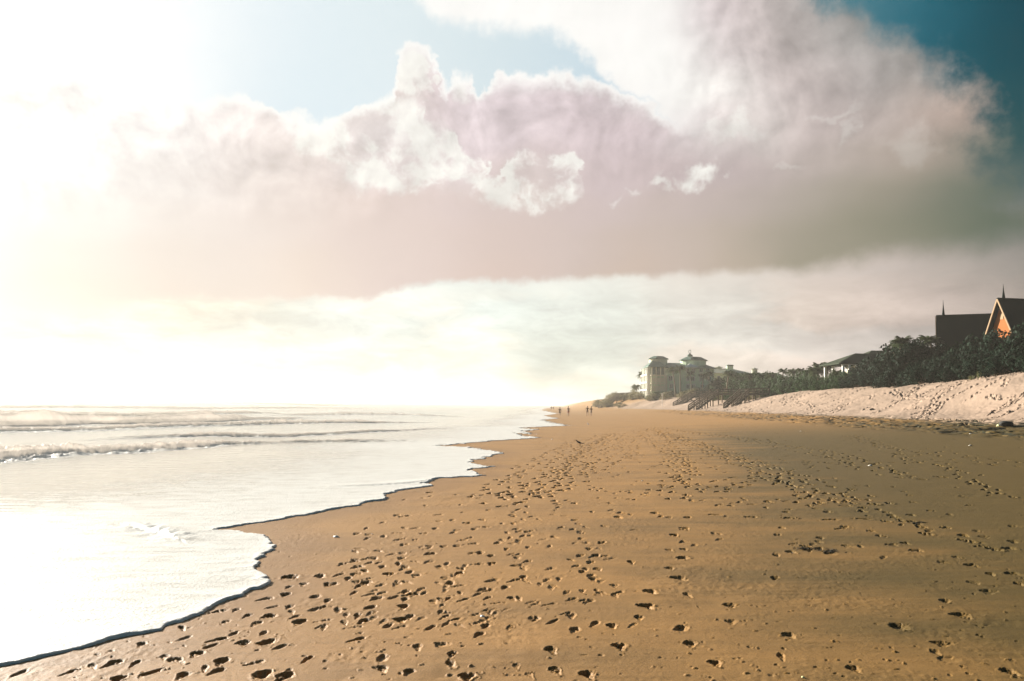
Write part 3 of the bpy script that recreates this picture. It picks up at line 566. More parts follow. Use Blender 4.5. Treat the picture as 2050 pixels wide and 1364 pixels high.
# ------------------------------------------------------------------ builders for objects
class MB:
    """gathers shapes into one mesh"""
    def __init__(s): s.v = []; s.f = []
    def add(s, vs, fs):
        o = len(s.v); s.v += [tuple(p) for p in vs]; s.f += [tuple(i + o for i in f) for f in fs]
    def box(s, x0, x1, y0, y1, z0, z1):
        s.add([(x0, y0, z0), (x1, y0, z0), (x1, y1, z0), (x0, y1, z0), (x0, y0, z1), (x1, y0, z1), (x1, y1, z1), (x0, y1, z1)],
              [(0, 3, 2, 1), (4, 5, 6, 7), (0, 1, 5, 4), (1, 2, 6, 5), (2, 3, 7, 6), (3, 0, 4, 7)])
    def bar(s, a, b, w, h=None):
        """rectangular bar from a to b"""
        a = Vector(a); b = Vector(b); h = h or w; d = (b - a).normalized()
        up = Vector((0, 0, 1)) if abs(d.z) < .95 else Vector((1, 0, 0))
        r = d.cross(up).normalized() * (w / 2); u = r.cross(d).normalized() * (h / 2)
        vs = [a - r - u, a + r - u, a + r + u, a - r + u, b - r - u, b + r - u, b + r + u, b - r + u]
        s.add(vs, [(0, 1, 2, 3), (7, 6, 5, 4), (4, 5, 1, 0), (5, 6, 2, 1), (6, 7, 3, 2), (7, 4, 0, 3)])
    def tube(s, pts, rad, n=8, cap=True):
        rings = []
        for i, p in enumerate(pts):
            p = Vector(p); q = Vector(pts[min(i + 1, len(pts) - 1)]) - Vector(pts[max(i - 1, 0)]); q.normalize()
            up = Vector((0, 0, 1)) if abs(q.z) < .9 else Vector((1, 0, 0))
            r = q.cross(up).normalized(); u = r.cross(q); rr = rad[i] if hasattr(rad, '__len__') else rad
            rings.append([p + (r * math.cos(2 * math.pi * k / n) + u * math.sin(2 * math.pi * k / n)) * rr for k in range(n)])
        vs = [v for rg in rings for v in rg]; fs = []
        for i in range(len(rings) - 1):
            for k in range(n): fs.append((i * n + k, i * n + (k + 1) % n, (i + 1) * n + (k + 1) % n, (i + 1) * n + k))
        if cap: fs += [tuple(range(n))[::-1], tuple((len(rings) - 1) * n + k for k in range(n))]
        s.add(vs, fs)
    def lathe(s, prof, c=(0, 0, 0), n=16, sx=1, sy=1, rot=0.0):
        vs = []; m = len(prof)
        for (r, z) in prof:
            for k in range(n):
                a = 2 * math.pi * (k + .5) / n + rot; vs.append((c[0] + r * math.cos(a) * sx, c[1] + r * math.sin(a) * sy, c[2] + z))
        fs = [(i * n + k, i * n + (k + 1) % n, (i + 1) * n + (k + 1) % n, (i + 1) * n + k) for i in range(m - 1) for k in range(n)]
        fs += [tuple(range(n))[::-1], tuple((m - 1) * n + k for k in range(n))]
        s.add(vs, fs)
    def ell(s, c, r, n=12, m=8):
        prof = [(max(.001, math.sin(math.pi * i / m)) , -math.cos(math.pi * i / m)) for i in range(m + 1)]
        vs = []
        for (q, z) in prof:
            for k in range(n):
                a = 2 * math.pi * k / n; vs.append((c[0] + q * math.cos(a) * r[0], c[1] + q * math.sin(a) * r[1], c[2] + z * r[2]))
        s.add(vs, [(i * n + k, i * n + (k + 1) % n, (i + 1) * n + (k + 1) % n, (i + 1) * n + k) for i in range(m) for k in range(n)])
    def mesh(s, name, mat, smooth=False):
        me = bpy.data.meshes.new(name); me.from_pydata(s.v, [], s.f); me.update()
        if smooth: me.polygons.foreach_set('use_smooth', [True] * len(me.polygons))
        me.materials.append(mat); return me
    def obj(s, name, mat, parent=None, smooth=False):
        return link(name, s.mesh(name, mat, smooth), parent)
def empty(name, loc, rz=0.0, sc=1.0):
    o = bpy.data.objects.new(name, None); COL.objects.link(o); o.location = loc; o.rotation_euler = (0, 0, rz); o.scale = (sc, sc, sc) if not hasattr(sc, '__len__') else sc
    o.empty_display_size = .2; return o
def copy_tree(o, parent=None):
    c = o.copy(); COL.objects.link(c); c.parent = parent
    for ch in list(o.children): copy_tree(ch, c)
    return c
def gz(x, y): return float(Zb(np.array([x]), np.array([y]))[0])
def sand_hit(px, py):
    x, y = hit(px, py); i = np.searchsorted(Yrows, y); j = np.searchsorted(Ucols, x / y)
    return x, y, float(Zs[min(i, Zs.shape[0] - 1), min(j, Zs.shape[1] - 1)])
# ---- materials
def leafmat(name, c1, c2, rough=.35, trans=.25, spec=.5):
    m = bpy.data.materials.new(name); m.use_nodes = True; m.node_tree.nodes.clear(); q = G(m.node_tree); L = m.node_tree.links
    out = q.new('ShaderNodeOutputMaterial'); b = q.new('ShaderNodeBsdfPrincipled'); tr = q.new('ShaderNodeBsdfTranslucent'); mx = q.new('ShaderNodeMixShader')
    ge = q.new('ShaderNodeNewGeometry'); rnd = ge.outputs['Random Per Island']
    col = q.mix(rnd, c1, c2); col = q.mix(q.noise(ge.outputs['Position'], .9, 2, .5, dim='3D'), q.v('SCALE', col, scale=.6), q.v('SCALE', col, scale=1.4))
    q.put(b.inputs['Base Color'], col); q.put(b.inputs['Roughness'], rough); q.put(b.inputs['Specular IOR Level'], spec); q.put(tr.inputs['Color'], q.v('SCALE', col, scale=1.5))
    mx.inputs[0].default_value = trans; L.new(b.outputs[0], mx.inputs[1]); L.new(tr.outputs[0], mx.inputs[2]); L.new(mx.outputs[0], out.inputs[0]); return m
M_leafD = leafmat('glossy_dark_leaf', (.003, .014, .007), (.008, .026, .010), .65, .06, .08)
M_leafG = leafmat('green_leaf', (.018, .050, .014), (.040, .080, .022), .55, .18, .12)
M_leafO = leafmat('olive_dune_leaf', (.13, .13, .055), (.24, .19, .09), .5, .25, .3)
M_frond = leafmat('palm_frond', (.035, .065, .020), (.080, .095, .035), .4, .22, .4)
M_bark = plain('bark', (.16, .12, .085), .9, .1, .3, 6)
M_wood = plain('weathered_wood', (.13, .10, .07), .85, .15, .3, 5)
M_roofD = plain('dark_shingle', (.006, .016, .016), .9, .05, .25, 8)
M_roofT = plain('teal_metal_roof', (.08, .145, .115), .55, .4, .2, 2)
M_roofG = plain('grey_green_shingle', (.040, .052, .032), .85, .1, .25, 3)
M_roofP = plain('pale_roof', (.42, .42, .33), .7, .3, .15, 2)
M_stuc = plain('cream_stucco', (.70, .66, .50), .85, .2, .08, 1.5)
M_stucG = plain('sage_stucco', (.58, .70, .49), .85, .2, .08, 1.5)
M_trim = plain('cream_trim', (.34, .22, .11), .7, .3, .06, 3)
M_white = plain('white_paint', (.78, .76, .70), .6, .3, .05, 3)
M_orange = plain('orange_stucco', (.40, .125, .028), .8, .2, .12, 2)
M_glass = plain('dark_glass', (.02, .045, .05), .12, .6, .1, 1)
M_black = plain('black_feather', (.012, .014, .018), .45, .4, .2, 30)
M_greyf = plain('grey_feather', (.22, .20, .17), .6, .3, .2, 30)
M_shell = plain('shell_white', (.78, .74, .66), .4, .4, .1, 40)
M_rock = plain('dark_rock', (.045, .045, .04), .8, .3, .3, 12)
M_weed = plain('dried_seaweed', (.035, .030, .018), .7, .3, .3, 20)
M_grass = leafmat('dune_grass', (.10, .13, .045), (.24, .21, .09), .5, .25, .3)
M_yell = plain('faded_yellow_plastic', (.62, .60, .30), .45, .4, .1, 10)
# ------------------------------------------------------------------ plants
def leaf_poly(vs, fs, p, n, size, rnd, kind='round'):
    n = n.normalized(); t = n.cross(Vector((rnd.gauss(0, 1), rnd.gauss(0, 1), rnd.gauss(0, 1)))).normalized(); b = n.cross(t)
    o = len(vs)
    if kind == 'round':
        for k in range(5):
            a = 2 * math.pi * k / 5; vs.append(tuple(p + (t * math.cos(a) + b * math.sin(a) * .85) * size)); 
        fs.append(tuple(range(o, o + 5)))
    else:
        vs.extend([tuple(p - t * size), tuple(p + b * size * .3), tuple(p + t * size), tuple(p - b * size * .3)]); fs.append((o, o + 1, o + 2, o + 3))
def shrub_meshes(seed, mat, nleaf=2600, leaf=.10, kind='round'):
    """unit shrub: about 2 m wide and 1 m high before scaling"""
    r = random.Random(seed); vs = []; fs = []; st = MB()
    clumps = []
    for k in range(26):
        a = r.uniform(0, 2 * math.pi); q = r.random() ** .6 * .95; z = r.uniform(.15, .92) * (1 - .45 * q * q)
        clumps.append((Vector((math.cos(a) * q, math.sin(a) * q, z)), r.uniform(.20, .36)))
    for c, rad in clumps:
        pts = [Vector((c.x * .15, c.y * .15, -.1)), Vector((c.x * .5, c.y * .5, c.z * .45)), c]
        st.tube(pts, [.035, .022, .010], 5)
        for i in range(nleaf // len(clumps)):
            d = Vector((r.gauss(0, 1), r.gauss(0, 1), r.gauss(0, 1))).normalized(); p = c + Vector((d.x, d.y, d.z * .8)) * rad * r.uniform(.55, 1.08)
            if p.z < .0: p.z = abs(p.z)
            leaf_poly(vs, fs, p, d * .7 + Vector((r.gauss(0, .5), r.gauss(0, .5), .5 + r.gauss(0, .4))), leaf * r.uniform(.6, 1.15), r, kind)
    me = bpy.data.meshes.new('foliage'); me.from_pydata(vs, [], fs); me.update(); me.materials.append(mat)
    return me, st.mesh('stems', M_bark)
SH = {'D': [shrub_meshes(i, M_leafD, 4200, .046) for i in range(3)], 'G': [shrub_meshes(10 + i, M_leafG, 3600, .048) for i in range(3)], 'O': [shrub_meshes(20 + i, M_leafO, 3000, .055, 'blade') for i in range(2)]}
def shrub(x, y, w, h, kind, label, group, name='sea_grape_shrub', zo=-.15, cat='shrub'):
    me, st = R2.choice(SH[kind]); z = gz(x, y) + zo
    o = empty(name, (x, y, z), R2.uniform(0, 6.28)); tag(o, label, cat, group)
    for nm, m_ in (('foliage', me), ('stems', st)):
        p = link(nm, m_, o); p.scale = (w / 2, w / 2, h)
    return o
def palm_meshes(seed, h, nf=20, fl=1.7, lean=.25):
    r = random.Random(seed); t = MB(); ang = r.uniform(0, 6.28)
    pts = []; rad = []
    for i in range(9):
        k = i / 8; pts.append((math.cos(ang) * lean * k * k * h * .5, math.sin(ang) * lean * k * k * h * .5, h * k - .4 * (i == 0))); rad.append(.19 - .06 * k + .03 * (i == 0))
    t.tube(pts, rad, 9); top = Vector(pts[-1]); vs = []; fs = []
    for i in range(nf):
        a = i * 2.4 + r.uniform(-.2, .2); el = r.uniform(-.35, 1.25); L = fl * r.uniform(.8, 1.15)
        d = Vector((math.cos(a), math.sin(a), 0)); side = Vector((-math.sin(a), math.cos(a), 0)); prev = None
        n = 11
        for k in range(n + 1):
            s = k / n; e = el - 1.5 * s * s
            p = top + d * (L * s * math.cos(el * .8)) + Vector((0, 0, L * (s * math.sin(el) - .55 * s * s)))
            if prev is not None:
                o = len(vs); vs.extend([tuple(prev - side * .02), tuple(prev + side * .02), tuple(p + side * .015), tuple(p - side * .015)]); fs.append((o, o + 1, o + 2, o + 3))
                for sg in (-1, 1):
                    for q in (0.0, .5):
                        b0 = prev.lerp(p, q); ll = (.55 * math.sin(math.pi * min(1, .15 + s * .85)) + .12) * fl / 1.7
                        tip = b0 + side * sg * ll * .8 + d * ll * .45 + Vector((0, 0, -ll * r.uniform(.15, .6))); w_ = (p - prev).normalized() * .05
                        o = len(vs); vs.extend([tuple(b0 - w_), tuple(b0 + w_), tuple(tip)]); fs.append((o, o + 1, o + 2))
            prev = p
    me = bpy.data.meshes.new('crown'); me.from_pydata(vs, [], fs); me.update(); me.materials.append(M_frond)
    return me, t.mesh('trunk', M_bark, True)
PALMS = [palm_meshes(i, hh, 30, 2.0) for i, hh in enumerate((6.0, 4.5, 3.2))]
def palm(px, py_top, Y, var, label, group='palm trees among the dune plants', sc=1.0):
    """crown centre stands at this pixel at distance Y"""
    p = at(px, py_top, Y); me, tr = PALMS[var]; h = (6.0, 4.5, 3.2)[var] * sc
    o = empty('palm_tree', (p.x, p.y, p.z - h), R2.uniform(0, 6.28)); tag(o, label, 'palm tree', group)
    for nm, m_ in (('crown', me), ('trunk', tr)):
        q = link(nm, m_, o); q.scale = (sc, sc, sc)
    return o
def tree(px, py_top, Y, w, h, kind, label, group='bushy trees behind the hedge'):
    me, st = R2.choice(SH[kind]); p = at(px, py_top, Y)
    o = empty('bushy_tree', (p.x, p.y, p.z - h), R2.uniform(0, 6.28)); tag(o, label, 'tree', group)
    c = link('crown', me, o, (0, 0, h * .35)); c.scale = (w / 2, w / 2, h * .65)
    t = MB(); t.tube([(0, 0, -1.0), (.1, 0, h * .3), (0, .1, h * .6)], [.2, .15, .1], 8)
    for k in range(5):
        a = k * 1.3; t.tube([(0, .05, h * .35), (math.cos(a) * w * .18, math.sin(a) * w * .18, h * .55), (math.cos(a) * w * .3, math.sin(a) * w * .3, h * .75)], [.09, .06, .03], 6)
    t.obj('trunk', M_bark, o, True); return o
TOP = [(1270, 797), (1290, 788), (1320, 782), (1345, 778), (1380, 776), (1400, 768), (1435, 752), (1486, 745), (1527, 744), (1545, 752), (1568, 747), (1598, 744), (1640, 746), (1669, 744), (1683, 746), (1717, 740), (1740, 720), (1767, 710), (1792, 697), (1796, 682), (1844, 680), (1876, 686), (1913, 677), (1933, 668), (1976, 671), (2013, 655), (2050, 652), (2300, 620)]
def topline(px): return float(np.interp(px, [p[0] for p in TOP], [p[1] for p in TOP]))
def hedge_label(px, k):
    side = 'below the steep-roofed houses' if px > 1870 else ('between pavilion and steep-roofed houses' if px > 1780 else ('in front of the pavilion roof' if px > 1670 else 'near the beach stairs'))
    lay = ('at the sand edge', 'in the middle of the thicket', 'deep in the thicket', 'at the top of the thicket')[k]
    return ('dark glossy shrub %s, %s' if px > 1700 else 'deep green shrub %s, %s') % (lay, side)
for k in range(4):
    px = (1512, 1500, 1485, 1478)[k]
    while px < 2330:
        u = (px - 1025) / F; c = 41.2 + 2.6 * k + R2.uniform(-.7, .7); Y = c / (u - .065); x = c + .065 * Y; g0 = gz(x, Y)
        base = 791 + .0186 * px - (g0 - CAMH) * F / Y
        tgt = base + (topline(px) + R2.uniform(-4, 5) - base) * (.42, .66, .86, 1.0)[k]
        h = (base - tgt) * Y / F; h = max(1.0, h)
        w = max(3.2, h * 1.05) * R2.uniform(.95, 1.2)
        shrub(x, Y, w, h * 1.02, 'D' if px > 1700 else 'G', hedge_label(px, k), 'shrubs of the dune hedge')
        px += w * F / Y * .46
for i in range(46):                                      # plants running down the dune face round the stairs
    Y = R2.uniform(158, 200); c = R2.uniform(29.5, 41) if Y > 166 else R2.uniform(34, 41)
    x = c + .065 * Y; pp = 1025 + F * x / Y
    if (1350 < pp < 1455 and Y < 184) or (1430 < pp < 1505 and Y < 166) or (pp < 1428 and c < 38.5): continue
    shrub(x, Y, R2.uniform(2.6, 4.0), R2.uniform(1.0, 1.9), R2.choice('GGO'), 'green shrub on the dune slope beside the wooden stairs', 'shrubs round the wooden stairs')
for i in range(44):                                      # in front of the hotel
    Y = R2.uniform(222, 246); px = R2.uniform(1300, 1475)
    x = (px - 1025) / F * Y; c = x - .065 * Y
    if c < foot(Y) + 8: continue
    h = max(1.2, (791 + .0186 * px - topline(px)) * Y / F + CAMH - gz(x, Y)) * R2.uniform(.55, .85)
    shrub(x, Y, R2.uniform(3.2, 5.0), min(h, 4.2), R2.choice('GO' if px < 1400 else 'GGD'), 'green shrub in front of the turreted hotel', 'shrubs in front of the hotel')
for i in range(26):                                      # the bluff seaward of the hotel
    Y = R2.uniform(246, 300); c = foot(Y) + R2.uniform(.5, 11); x = c + .065 * Y
    shrub(x, Y, R2.uniform(3.0, 4.6), R2.uniform(1.5, 2.9), 'O', 'pale olive dune plant on the bluff below the hotel', 'dune plants on the far bluff', 'dune_plant', cat='plant')
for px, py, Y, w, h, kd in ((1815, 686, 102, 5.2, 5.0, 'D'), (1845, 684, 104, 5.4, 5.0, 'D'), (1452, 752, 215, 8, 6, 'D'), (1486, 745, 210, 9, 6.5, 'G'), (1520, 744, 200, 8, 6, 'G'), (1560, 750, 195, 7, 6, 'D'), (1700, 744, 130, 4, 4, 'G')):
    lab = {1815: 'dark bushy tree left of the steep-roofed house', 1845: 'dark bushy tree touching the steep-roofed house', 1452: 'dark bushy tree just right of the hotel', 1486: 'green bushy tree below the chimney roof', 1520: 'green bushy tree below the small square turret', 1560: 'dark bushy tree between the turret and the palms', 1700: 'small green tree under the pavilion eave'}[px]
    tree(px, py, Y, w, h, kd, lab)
for px, py, Y, v_, sc_, lab in ((1283, 750, 262, 0, 1.15, 'tall palm standing clear at the sea side of the hotel'), (1268, 776, 268, 1, .9, 'leftmost low palm beyond the bluff'), (1276, 774, 266, 1, .95, 'low palm between the leftmost palm and the tall one'),
        (1352, 741, 238, 0, 1.25, 'tall palm in front of the hotel between its turrets'), (1362, 738, 240, 0, 1.2, 'broad palm before the hotel middle wall'), (1384, 748, 238, 0, 1.0, 'palm below the larger hotel turret'), (1406, 752, 236, 1, 1.1, 'palm near the right corner of the hotel'), (1420, 748, 238, 1, 1.2, 'palm against the right end of the hotel'),
        (1455, 748, 205, 1, 1.1, 'palm below the chimney of the low roof'), (1500, 752, 200, 1, 1.0, 'palm to the right of the chimney roof'), (1540, 752, 190, 1, 1.0, 'palm right of the small square turret'), (1566, 744, 185, 0, .9, 'palm right of the smallest roof'), (1582, 745, 180, 1, 1.0, 'low palm in the middle of the far palm row'), (1600, 743, 178, 0, .8, 'palm left of the tallest palm in the row'),
        (1614, 746, 170, 1, 1.0, 'short palm just left of the tallest palm'), (1633, 735, 160, 0, 1.1, 'tallest palm of the row near the pavilion'), (1652, 734, 158, 0, 1.05, 'spreading palm closest to the pavilion'), (1640, 744, 150, 2, 1.2, 'low palm in front of the tallest palm'), (1677, 748, 138, 2, .9, 'small pale palm under the pavilion corner'),
        (1800, 686, 106, 2, 1.0, 'short palm at the left end of the dark trees'), (1868, 683, 106, 2, 1.0, 'short palm against the dark house wall')):
    palm(px, py, Y, v_, lab, sc=sc_)
# grass on the dune crest
def grass_tuft(px, py, Y, h, label):
    p = at(px, py, Y); r = random.Random(px); mb = MB(); vs = []; fs = []
    for k in range(60):
        a = r.uniform(0, 6.28); b = Vector((math.cos(a), math.sin(a), 0)) * r.uniform(0, .25); l = h * r.uniform(.5, 1.1); lean = Vector((math.cos(a), math.sin(a), 0)) * l * r.uniform(.1, .8)
        o = len(vs); s_ = Vector((-math.sin(a), math.cos(a), 0)) * .012
        vs.extend([tuple(b - s_), tuple(b + s_), tuple(b + lean * .4 + Vector((0, 0, l * .7)) + s_ * .7), tuple(b + lean * .4 + Vector((0, 0, l * .7)) - s_ * .7), tuple(b + lean + Vector((0, 0, l * .85)))])
        fs.extend([(o, o + 1, o + 2, o + 3), (o + 3, o + 2, o + 4)])
    me = bpy.data.meshes.new('grass_tuft'); me.from_pydata(vs, [], fs); me.materials.append(M_grass)
    o = link('grass_tuft', me, None, (p.x, p.y, gz(p.x, p.y) - .03)); tag(o, label, 'grass tuft', 'grass tufts on the dune crest')
grass_tuft(1962, 752, 77, .9, 'grass tuft hanging over the dune crest below the steep-roofed house'); grass_tuft(1945, 752, 78, .6, 'small grass tuft left of the larger one on the dune crest')
# ------------------------------------------------------------------ buildings
def zat(px, py, Y): return CAMH + (791 + .0186 * px - py) * Y / F
def xat(px, Y): return (px - 1025) / F * Y
def hotel():
    Y = 250.0; o = empty('hotel', (xat(1303, Y), Y, 4.0)); tag(o, 'pale multi-storey hotel with two round turrets and a cupola', 'hotel')
    X_ = lambda p: xat(p, Y) - o.location.x; Zz = lambda p, px=1360: zat(px, p, Y) - 4.0
    xe = X_(1431); D_ = 12.5
    w = MB(); w.box(0, xe, 0, D_, -2, Zz(736)); w.obj('wall', M_stucG, o)
    # balcony bay facing the beach
    bb = MB()
    for z0, z1 in ((752, 754.5), (768, 770.5), (783, 785)): bb.box(-.05, X_(1330), -1.6, -.005, Zz(z1), Zz(z0))
    for zc in (Zz(761), Zz(777)):
        bb.box(-.02, X_(1330), -1.5, -1.42, zc - .9, zc + .5)
    bb.obj('balcony', M_stuc, o)
    cl = MB()
    for p in (1304.5, 1313, 1321.5, 1330): cl.box(X_(p) - .18, X_(p) + .18, -1.75, -1.62, -2, Zz(737))
    cl.box(X_(1331), X_(1336), -.9, -.01, -2, Zz(737)); cl.obj('column', M_stuc, o)
    sc = MB(); sc.box(.1, X_(1329), -1.35, -1.30, Zz(751.5), Zz(737.5)); sc.obj('screened_porch', M_glass, o)
    # lit sea side: piers and slabs standing out from the wall
    sb = MB()
    for q in (.2, 3.2, 6.2, 9.2, 12.2): sb.box(-1.0, -.004, q - .25, q + .25, -2, Zz(738))
    for z_ in (752, 767, 782): sb.box(-1.15, -.004, 0, D_, Zz(z_) - .2, Zz(z_) + .2)
    sb.obj('loggia', M_white, o)
    def window(px0, px1, py0, py1, fr=.14):
        a, b, z0, z1 = X_(px0), X_(px1), Zz(py1), Zz(py0)
        f = MB(); f.box(a - fr, a, -.12, .02, z0 - fr, z1 + fr); f.box(b, b + fr, -.12, .02, z0 - fr, z1 + fr); f.box(a, b, -.12, .02, z1, z1 + fr); f.box(a, b, -.12, .02, z0 - fr, z0); f.box((a + b) / 2 - .04, (a + b) / 2 + .04, -.08, .02, z0, z1)
        wo_ = f.obj('window', M_white, o); p = MB(); p.box(a, b, -.03, -.003, z0, z1); p.obj('pane', M_glass, wo_)
    for a in ((1338, 1346, 738, 746), (1348, 1355, 738, 746), (1376, 1380.5, 739, 746), (1386, 1392, 739, 746), (1402, 1408, 738, 745), (1415, 1421, 738, 745), (1340, 1347, 754, 762), (1376, 1381, 754, 762), (1385, 1391, 754, 762), (1402, 1408, 754, 762), (1418, 1424, 754, 762), (1342, 1348, 770, 778), (1376, 1381, 770, 778), (1386, 1392, 770, 778), (1404, 1410, 770, 778)): window(*a)
    # roofs
    def hip(name, x0, x1, y0, y1, z0, rx0, rx1, zr, mat, th=.22):
        m_ = MB(); ym = (y0 + y1) / 2
        m_.add([(x0, y0, z0), (x1, y0, z0), (x1, y1, z0), (x0, y1, z0), (rx0, ym, zr), (rx1, ym, zr), (x0, y0, z0 - th), (x1, y0, z0 - th), (x1, y1, z0 - th), (x0, y1, z0 - th)],
               [(0, 1, 5, 4), (1, 2, 5), (2, 3, 4, 5), (3, 0, 4), (6, 7, 1, 0), (7, 8, 2, 1), (8, 9, 3, 2), (9, 6, 0, 3), (9, 8, 7, 6)])
        return m_.obj(name, mat, o)
    hip('roof', X_(1296), X_(1331), -2.4, 8.6, Zz(735.5), X_(1311), X_(1322), Zz(722), M_roofT)
    hip('roof', X_(1329.5), X_(1434), -1.2, D_ + 1, Zz(736.5), X_(1346), X_(1416), Zz(725), M_roofT)
    hip('roof', X_(1372), X_(1396), -2.2, 3.0, Zz(735.2), X_(1383), X_(1385), Zz(728), M_white)
    def turret(pc, pw, zt, zb, ew, tw, zroof, yc, lab):
        r = pw / 2 * Y / F; t = MB(); t.lathe([(r, Zz(zb)), (r, Zz(zt))], (X_(pc), yc, 0), 20); d = t.obj('turret', M_stuc if lab else M_stucG, o)
        q = MB(); e_ = ew / 2 * Y / F; tt = tw / 2 * Y / F
        q.lathe([(e_, Zz(zt) - .1), (e_ * 1.01, Zz(zt) + .12), (tt, Zz(zroof)), (tt * .8, Zz(zroof) + .05)], (X_(pc), yc, 0), 8); q.obj('roof', M_roofT, d)
    turret(1324.5, 37, 718.5, 731, 43, 22, 712.8, 5.0, 1); turret(1397.5, 52, 720, 734, 59, 32, 712.5, 6.0, 0)
    cu = MB(); cx, cy = X_(1390.8), 6.0
    cu.lathe([(.85, Zz(713.5)), (.85, Zz(710.5)), (1.0, Zz(710.4)), (.75, Zz(708)), (.35, Zz(706)), (.15, Zz(705))], (cx, cy, 0), 12); cp = cu.obj('cupola', M_roofT, o)
    fi = MB(); zc = (Zz(705) + Zz(698)) / 2; hh = (Zz(698) - Zz(705)) / 2
    fi.tube([(cx + .36 * math.sin(t_), cy, zc + hh * math.cos(t_)) for t_ in np.linspace(0, 2 * math.pi, 17)], .09, 6, False); fi.obj('finial', M_roofT, cp)
hotel()
def low_house(name, label, Y, px0, px1, pye, pr0, pr1, pyr, depth, wall, roof, chimney=None, cup=None):
    o = empty(name, (xat(px0, Y), Y, 4.5)); tag(o, label, 'house'); ox = o.location.x
    X_ = lambda p: xat(p, Y) - ox; Zz = lambda p: zat((px0 + px1) / 2, p, Y) - 4.5
    w = MB(); w.box(.5, X_(px1) - .5, .5, depth - .5, -2, Zz(pye)); wl = w.obj('wall', wall, o)
    x0, x1, z0, z1, r0, r1 = 0, X_(px1), Zz(pye), Zz(pyr), X_(pr0), X_(pr1); ym = depth / 2
    m_ = MB(); m_.add([(x0, 0, z0), (x1, 0, z0), (x1, depth, z0), (x0, depth, z0), (r0, ym, z1), (r1, ym, z1)] + [(x0, 0, z0 - .2), (x1, 0, z0 - .2), (x1, depth, z0 - .2), (x0, depth, z0 - .2)],
        [(0, 1, 5, 4), (1, 2, 5), (2, 3, 4, 5), (3, 0, 4), (6, 7, 1, 0), (7, 8, 2, 1), (8, 9, 3, 2), (9, 6, 0, 3), (9, 8, 7, 6)])
    rf = m_.obj('roof', roof, o)
    for k in range(4):
        f = MB(); a = X_(px0 + (px1 - px0) * (k + .7) / 4.6); f.box(a - .6, a + .6, .40, .52, Zz(pye) - 2.6, Zz(pye) - 1.0); wd = f.obj('window', M_white, o); p = MB(); p.box(a - .48, a + .48, .37, .395, Zz(pye) - 2.5, Zz(pye) - 1.1); p.obj('pane', M_glass, wd)
    if chimney:
        c0, c1, t, b = chimney; f = MB(); f.box(X_(c0), X_(c1), ym - 3.2, ym - 1.4, Zz(b), Zz(t + 3)); ch = f.obj('chimney', wall, o); f = MB(); f.box(X_(c0) - .15, X_(c1) + .15, ym - 3.35, ym - 1.25, Zz(t + 3) + .003, Zz(t + 1)); f.box(X_(c0) + .1, X_(c1) - .1, ym - 3.1, ym - 1.5, Zz(t + 1), Zz(t)); f.obj('chimney_cap', M_roofT, ch)
    if cup:
        c0, c1, t, b = cup; cc = (X_(c0) + X_(c1)) / 2; r = (X_(c1) - X_(c0)) / 2
        f = MB(); f.lathe([(r * .75, Zz(b)), (r * .75, Zz(t + 3.5))], (cc, ym, 0), 8); f.lathe([(r * 1.15, Zz(t + 3.5)), (r * 1.15, Zz(t + 3.1)), (r * .2, Zz(t + .8)), (.05, Zz(t))], (cc, ym, 0), 8); f.obj('cupola', M_roofP, o)
low_house('house', 'long pale-roofed house with a dark-capped chimney right of the hotel', 290, 1428, 1512, 748, 1438, 1478, 737, 14, M_stucG, M_roofP, (1463, 1475, 729.5, 742), (1442, 1458, 731.5, 739))
low_house('house', 'narrow house topped by a small square turret behind the trees', 300, 1508, 1548, 756, 1520, 1532, 745, 12, M_stucG, M_roofP, None, (1514, 1529, 735, 748))
low_house('house', 'smallest distant house roof just showing above the shrubs', 310, 1546, 1578, 754, 1556, 1566, 746, 10, M_stucG, M_roofP)
def pavilion():
    Y = 138.0; o = empty('beach_pavilion', (xat(1674, Y), Y, 5.0)); tag(o, 'low open-sided pavilion with a grey-green hipped roof on white posts', 'pavilion'); ox = o.location.x
    X_ = lambda p: xat(p, Y) - ox; Zz = lambda p, px=1720: zat(px, p, Y) - 5.0
    def hip(x0, x1, y0, y1, z0, rx0, rx1, zr, mat):
        m_ = MB(); ym = (y0 + y1) / 2
        m_.add([(x0, y0, z0), (x1, y0, z0), (x1, y1, z0), (x0, y1, z0), (rx0, ym, zr), (rx1, ym, zr), (x0, y0, z0 - .18), (x1, y0, z0 - .18), (x1, y1, z0 - .18), (x0, y1, z0 - .18)],
            [(0, 1, 5, 4), (1, 2, 5), (2, 3, 4, 5), (3, 0, 4), (6, 7, 1, 0), (7, 8, 2, 1), (8, 9, 3, 2), (9, 6, 0, 3), (9, 8, 7, 6)]); return m_.obj('roof', mat, o)
    hip(0, X_(1800), -1.5, 7.5, Zz(729), X_(1729), X_(1775), Zz(705.5), M_roofG)
    hip(X_(1745), X_(1850), 2.5, 12.5, Zz(717), X_(1786), X_(1815), Zz(695), M_roofG)
    w = MB(); w.box(X_(1728), X_(1798), .5, 7.0, -2.5, Zz(729.8)); w.obj('wall', M_stuc, o)
    for p, yy in ((1684, -1.1), (1696, -1.2), (1711, -1.2), (1726, -1.2), (1683, 6.5), (1700, 6.6)):
        c = MB(); c.box(X_(p) - .16, X_(p) + .16, yy - .16, yy + .16, -2.5, Zz(732)); c.box(X_(p) - .24, X_(p) + .24, yy - .24, yy + .24, Zz(732) + .002, Zz(731)); c.obj('post', M_white, o)
    b = MB(); b.bar((X_(1684), -1.15, Zz(730.7)), (X_(1726), -1.15, Zz(730.7)), .22, .2); b.bar((X_(1684), -1.25, Zz(739)), (X_(1726), -1.25, Zz(739)), .08, .1); b.obj('beam', M_white, o)
pavilion()
